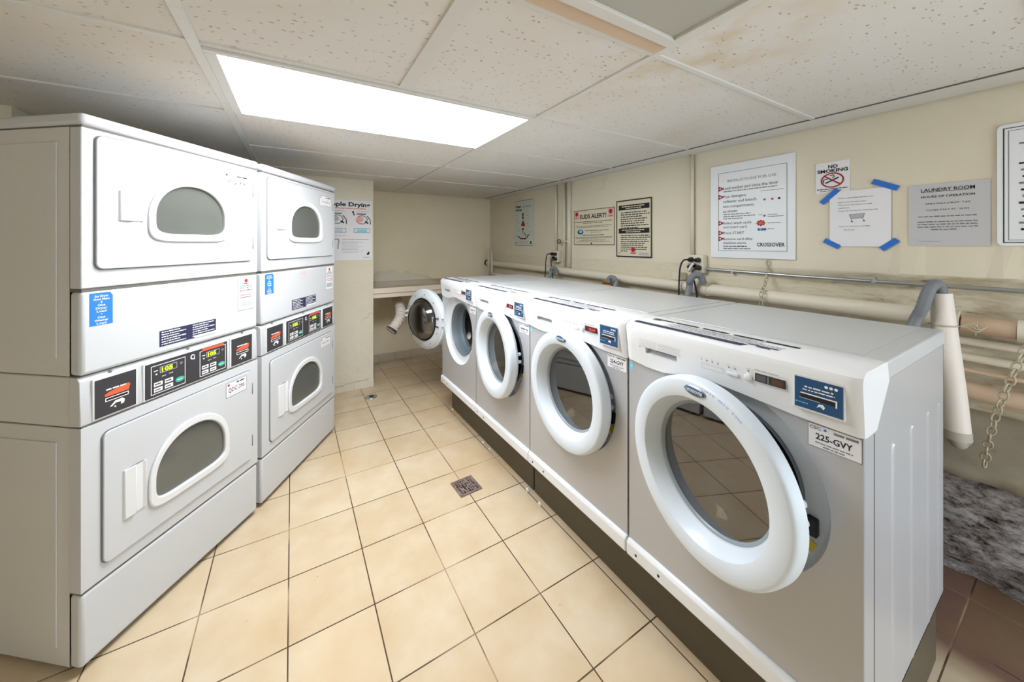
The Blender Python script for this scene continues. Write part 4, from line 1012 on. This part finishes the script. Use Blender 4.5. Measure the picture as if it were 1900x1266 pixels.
pr.poly([(w-.055, .055), (w-.03, .085), (w-.02, .07), (w-.035, .045)], M_INK); pr.text('COINMACH', w-.085, .020, .07, .009, M_INK)
pr.done('lettering', t)

# ================================================================ PIPES, CONDUITS, HOSES
def pipe(name, label, cat, pts, r, m, group=None, seg=14, smoothn=0):
    bm = bmesh.new(); tube(bm, smooth_path(pts, smoothn) if smoothn else pts, r, seg); o = link(name, bm, m); tag(o, label, cat, group); return o
t = thing('drain_pipe', 'thick cream pipe running along the right wall behind the washer tops', 'pipe', (0, 0, 0))
bm = bmesh.new(); tube(bm, [(2.415, 4.42, 1.178), (2.415, 3, 1.172), (2.415, 1.62, 1.150), (2.415, 1.40, 1.146)], .038, 16); link('far_length', bm, M_PIPEC, t, smooth=True)
bm = bmesh.new(); tube(bm, [(2.415, 1.345, 1.143), (2.415, .30, 1.130)], .040, 16); link('near_length', bm, mat('pipe_ivory', 'e3dbc8', .5, bump=.2, bscale=40), t, smooth=True)
bm = bmesh.new(); tube(bm, [(2.43, .295, 1.118), (2.43, .165, 1.112)], .036, 16); link('bare_length', bm, M_PIPEP, t, smooth=True)
bm = bmesh.new(); tube(bm, [(2.43, .163, 1.112), (2.43, -.5, 1.10)], .044, 16); link('pipe_sleeve', bm, M_PIPEC, t, smooth=True)
bm = bmesh.new(); tube(bm, [(2.415, 1.42, 1.147), (2.415, 1.33, 1.143)], .046, 16); link('coupling', bm, M_PIPEC, t, smooth=True)
bm = bmesh.new(); tube(bm, [(2.415, 4.425, 1.18), (2.415, 4.455, 1.182)], .043, 16); link('black_collar', bm, M_BLACK, t, smooth=True)
pipe('supply_pipe', 'thin cream pipe low on the far right wall turning up beside the corner', 'pipe', [(2.357, 4.21, 1.375), (2.357, 4.21, 1.07), (2.357, 4.18, 1.045), (2.357, 1.75, 1.035)], .015, M_PIPEC, 'thin supply pipes on the right wall')
pipe('supply_pipe', 'short vertical cream pipe stub nearest the far corner', 'pipe', [(2.357, 4.29, 1.395), (2.357, 4.29, .9925)], .015, M_PIPEC, 'thin supply pipes on the right wall')
for (z, r, m, lab) in ((1.030, .016, M_PIPEC, 'thin cream pipe just below the thick pipe, right of the near washer'), (.962, .017, M_PIPEC, 'cream pipe second below the thick pipe, right of the near washer'), (.905, .009, M_PIPEP, 'thinnest rusty pipe on the peeling wall by the chain'), (.822, .034, M_PIPEP, 'thick pinkish pipe lowest on the peeling wall by the chain')):
    pipe('wall_pipe', lab, 'pipe', [(2.505-r*.3, 1.5, z+.02), (2.505-r*.3, .6, z+.008), (2.505-r*.3, -.5, z-.01)], r, m, 'pipes low on the peeling wall')
for (y, z0, r, lab) in ((2.963, 1.372, .014, 'left vertical pipe from the ceiling down to the far outlet box'), (2.825, 1.21, .016, 'middle vertical cream pipe left of the suds sign'), (2.752, 1.21, .020, 'thicker vertical cream pipe right beside the suds sign'), (1.466, 1.372, .013, 'lone vertical conduit from the ceiling to the near outlet box')):
    pipe('riser_pipe', lab, 'pipe', [(2.451, y, z0), (2.451, y, 2.085)], r, M_PIPEC, 'vertical pipes up the right wall')
t = thing('pipe_valve', 'small round shutoff valve on the vertical pipe by the suds sign', 'valve', (2.43, 2.83, 1.475))
bm = bmesh.new(); tube(bm, [(0, -.08, 0), (0, .03, 0)], .011, 10); link('stem', bm, M_PIPEC, t, smooth=True)
bm = bmesh.new(); torus(bm, (-.022, .03, 0), .022, .006, 'x', 20, 8); tube(bm, [(-.022, .01, 0), (-.022, .05, 0)], .004, 8); link('handwheel', bm, mat('valve_brown', '7a5348', .6), t)
t = thing('steel_conduit', 'thin shiny steel conduit running right from the near outlet box', 'conduit', (0, 0, 0))
bm = bmesh.new(); tube(bm, [(2.452, 1.375, 1.278), (2.452, .8, 1.268), (2.452, .3, 1.266), (2.452, -.5, 1.264)], .0095, 12); link('tube', bm, M_EMT, t, smooth=True)
for y in (1.20, .56): bm = bmesh.new(); box(bm, (2.440, y-.008, 1.256), (2.470, y+.008, 1.286)); link('clip', bm, M_EMT, t, bevel=.002)
bm = bmesh.new(); tube(bm, [(2.452, 1.385, 1.278), (2.452, 1.36, 1.278)], .015, 12); link('connector', bm, M_CHROME, t, smooth=True)
def outlet(y, z, label, near):
    t = thing('outlet_box', label, 'outlet', (2.470, y, z), 0, 'outlet boxes with plugs')
    bm = bmesh.new(); box(bm, (-.055, -.055, -.060), (0, .055, .060)); link('box', bm, M_PIPEC, t, bevel=.006)
    for yy, zz in ((.022, .028), (-.026, .026), (.024, -.022), (-.03, -.026)):
        bm = bmesh.new(); lathe(bm, [(.004, -.095), (.012, -.090), (.017, -.070), (.018, -.055), (0, -.055)], (0, yy, zz), 'x', 14); link('plug', bm, M_BLACK, t, smooth=True)
    bm = bmesh.new(); tube(bm, smooth_path([(-.085, .022, .028), (-.11, .05, .02), (-.11, .075, -.05), (-.12, .078, -.25)], 8), .0052, 8); link('cord', bm, M_CORD, t, smooth=True)
    bm = bmesh.new(); tube(bm, smooth_path([(-.085, -.03, -.026), (-.11, -.015, -.06), (-.12, -.045, -.16), (-.12, -.060, -.27)], 8), .0052, 8); link('cord', bm, M_CORD, t, smooth=True)
    bm = bmesh.new(); box(bm, (-.105, -.010, -.055), (-.065, .012, .01)); bmesh.ops.rotate(bm, verts=bm.verts, cent=(-.08, 0, -.02), matrix=Matrix.Rotation(.5, 3, 'X')); link('fitting', bm, M_CHROME, t, bevel=.004)
    return t
outlet(1.425, 1.312, 'outlet box with black plugs below the lone conduit, left of the instructions sign', 1)
outlet(2.945, 1.315, 'far outlet box with black plugs under the left vertical pipe', 0)
def hose(label, pts, r=.021):
    bm = bmesh.new(); p = smooth_path(pts, 8); tube(bm, p, r, 14, radii=[r*(1+.03*math.sin(i*2.4)) for i in range(len(p))]); o = link('drain_hose', bm, M_HOSE, smooth=True); tag(o, label, 'hose', 'grey washer drain hoses')
hose('grey drain hose hooked below the near outlet box', [(1.9625, 1.405, .80), (2.15, 1.405, .80), (2.30, 1.400, 1.13), (2.30, 1.392, 1.20), (2.315, 1.372, 1.238), (2.345, 1.345, 1.235), (2.36, 1.335, 1.19)])
hose('grey drain hose hooked over by the far outlet box', [(1.9625, 2.87, .80), (2.15, 2.87, .80), (2.30, 2.87, 1.14), (2.305, 2.86, 1.19), (2.325, 2.845, 1.205), (2.345, 2.835, 1.18), (2.35, 2.83, 1.13)], .019)
hose('short grey hose bend beside the brass fitting', [(1.9625, 2.02, .80), (2.15, 2.02, .80), (2.30, 2.02, 1.10), (2.305, 2.03, 1.155), (2.305, 2.06, 1.170), (2.30, 2.085, 1.16), (2.30, 2.09, 1.13)], .020)
bm = bmesh.new(); tube(bm, [(2.35, 2.20, 1.115), (2.35, 2.15, 1.115)], .018, 8); tube(bm, [(2.35, 2.15, 1.115), (2.35, 2.115, 1.115)], .013, 12); tube(bm, [(2.35, 2.18, 1.115), (2.445, 2.18, 1.085)], .009, 8)
o = link('brass_fitting', bm, M_BRASS, smooth=True); tag(o, 'brass pipe fitting behind the washers near the suds sign', 'pipe fitting')
bm = bmesh.new(); box(bm, (2.39, 1.515, 1.19), (2.465, 1.575, 1.245)); o = link('junction_box', bm, M_PIPEC, bevel=.005); tag(o, 'small square cream box on the wall above the thick pipe', 'junction box')
# white standpipe with hose at the right of the near washer
t = thing('standpipe', 'leaning white plastic standpipe at the right of the near washer, grey hose hooked in', 'pipe', (0, 0, 0))
bm = bmesh.new(); a, b = Vector((2.335, .300, .690)), Vector((2.330, .338, 1.245)); p = [a.lerp(b, k/6) for k in range(7)]
tube(bm, p, .04, 24, radii=[.041, .041, .040, .038, .036, .034, .032]); link('pipe', bm, M_PVC, t, smooth=True)
bm = bmesh.new(); tube(bm, [a-Vector((0, 0, .03)), a+Vector((0, 0, .004))], .043, 24); tube(bm, smooth_path([(2.335, .30, .69), (2.345, .30, .655), (2.40, .30, .62), (2.52, .30, .605)], 6), .024, 18); link('lower_fitting', bm, mat('pvc_grey', 'b9b2a6', .5), t, smooth=True)
hose('grey drain hose curving into the white standpipe at the near washer', [(1.9625, .45, .80), (2.12, .45, .82), (2.26, .405, 1.09), (2.27, .378, 1.18), (2.275, .366, 1.235), (2.285, .355, 1.272), (2.31, .344, 1.282), (2.328, .338, 1.255), (2.33, .337, 1.20)], .020)
bm = bmesh.new()
torus(bm, (2.331, .331, 1.115), .040, .0022, 'z', 24, 6)
for k in range(4): tube(bm, smooth_path([(2.335, .291, 1.115), (2.345, .272-.006*k, 1.112+.008*k), (2.35, .25, 1.10+.01*k), (2.365, .225+.01*k, 1.125-.015*k)], 5), .0022, 6)
o = link('tie_wire', bm, M_CHAIN); tag(o, 'twisted wire tied round the white standpipe', 'wire')
# chains
def chain(label, pts, R=.011, r=.0026):
    t = thing('hanging_chain', label, 'chain', pts[0]); P_ = smooth_path(pts, 30); L_ = [0]
    for a, b in zip(P_, P_[1:]): L_.append(L_[-1]+(b-a).length)
    step = R*2.35; k = 0; s_ = 0
    while s_ < L_[-1]:
        i = max(j for j in range(len(L_)) if L_[j] <= s_); j = min(i+1, len(P_)-1); d = (P_[j]-P_[i] if j > i else P_[i]-P_[i-1]).normalized()
        bm = bmesh.new(); n1, n2 = 18, 7; rows = []
        for q in range(n1):
            a = 2*PI*q/n1; c_ = Vector((R*1.45*math.cos(a), R*.85*math.sin(a), 0)); rad = Vector((math.cos(a), math.sin(a), 0)); row = []
            for w_ in range(n2):
                b = 2*PI*w_/n2; row.append(bm.verts.new(c_+(rad*math.cos(b)+Vector((0, 0, 1))*math.sin(b))*r))
            rows.append(row)
        for q in range(n1):
            for w_ in range(n2): f = bm.faces.new((rows[q][w_], rows[(q+1) % n1][w_], rows[(q+1) % n1][(w_+1) % n2], rows[q][(w_+1) % n2])); f.smooth = True
        o = link('link', bm, M_CHAIN, t)
        Q = d.to_track_quat('X', 'Z').to_matrix().to_4x4()@Matrix.Rotation(PI/2*(k % 2)+.3, 4, 'X')
        o.matrix_local = Matrix.Translation(P_[i]-Vector(pts[0]))@Q
        s_ += step; k += 1
    return t
chain('pale metal chain slanting from the thick pipe down to the concrete ledge', [(2.375, .140, 1.075), (2.375, .17, .95), (2.38, .20, .82), (2.395, .222, .70), (2.43, .238, .58), (2.447, .24, .532)], .0135, .0032)
chain('painted chain hanging over the thick pipe below the instructions sign', [(2.462, 1.01, 1.335), (2.448, 1.005, 1.27), (2.40, 1.0, 1.205), (2.356, .998, 1.16), (2.354, .998, 1.09)], .0115, .0028)
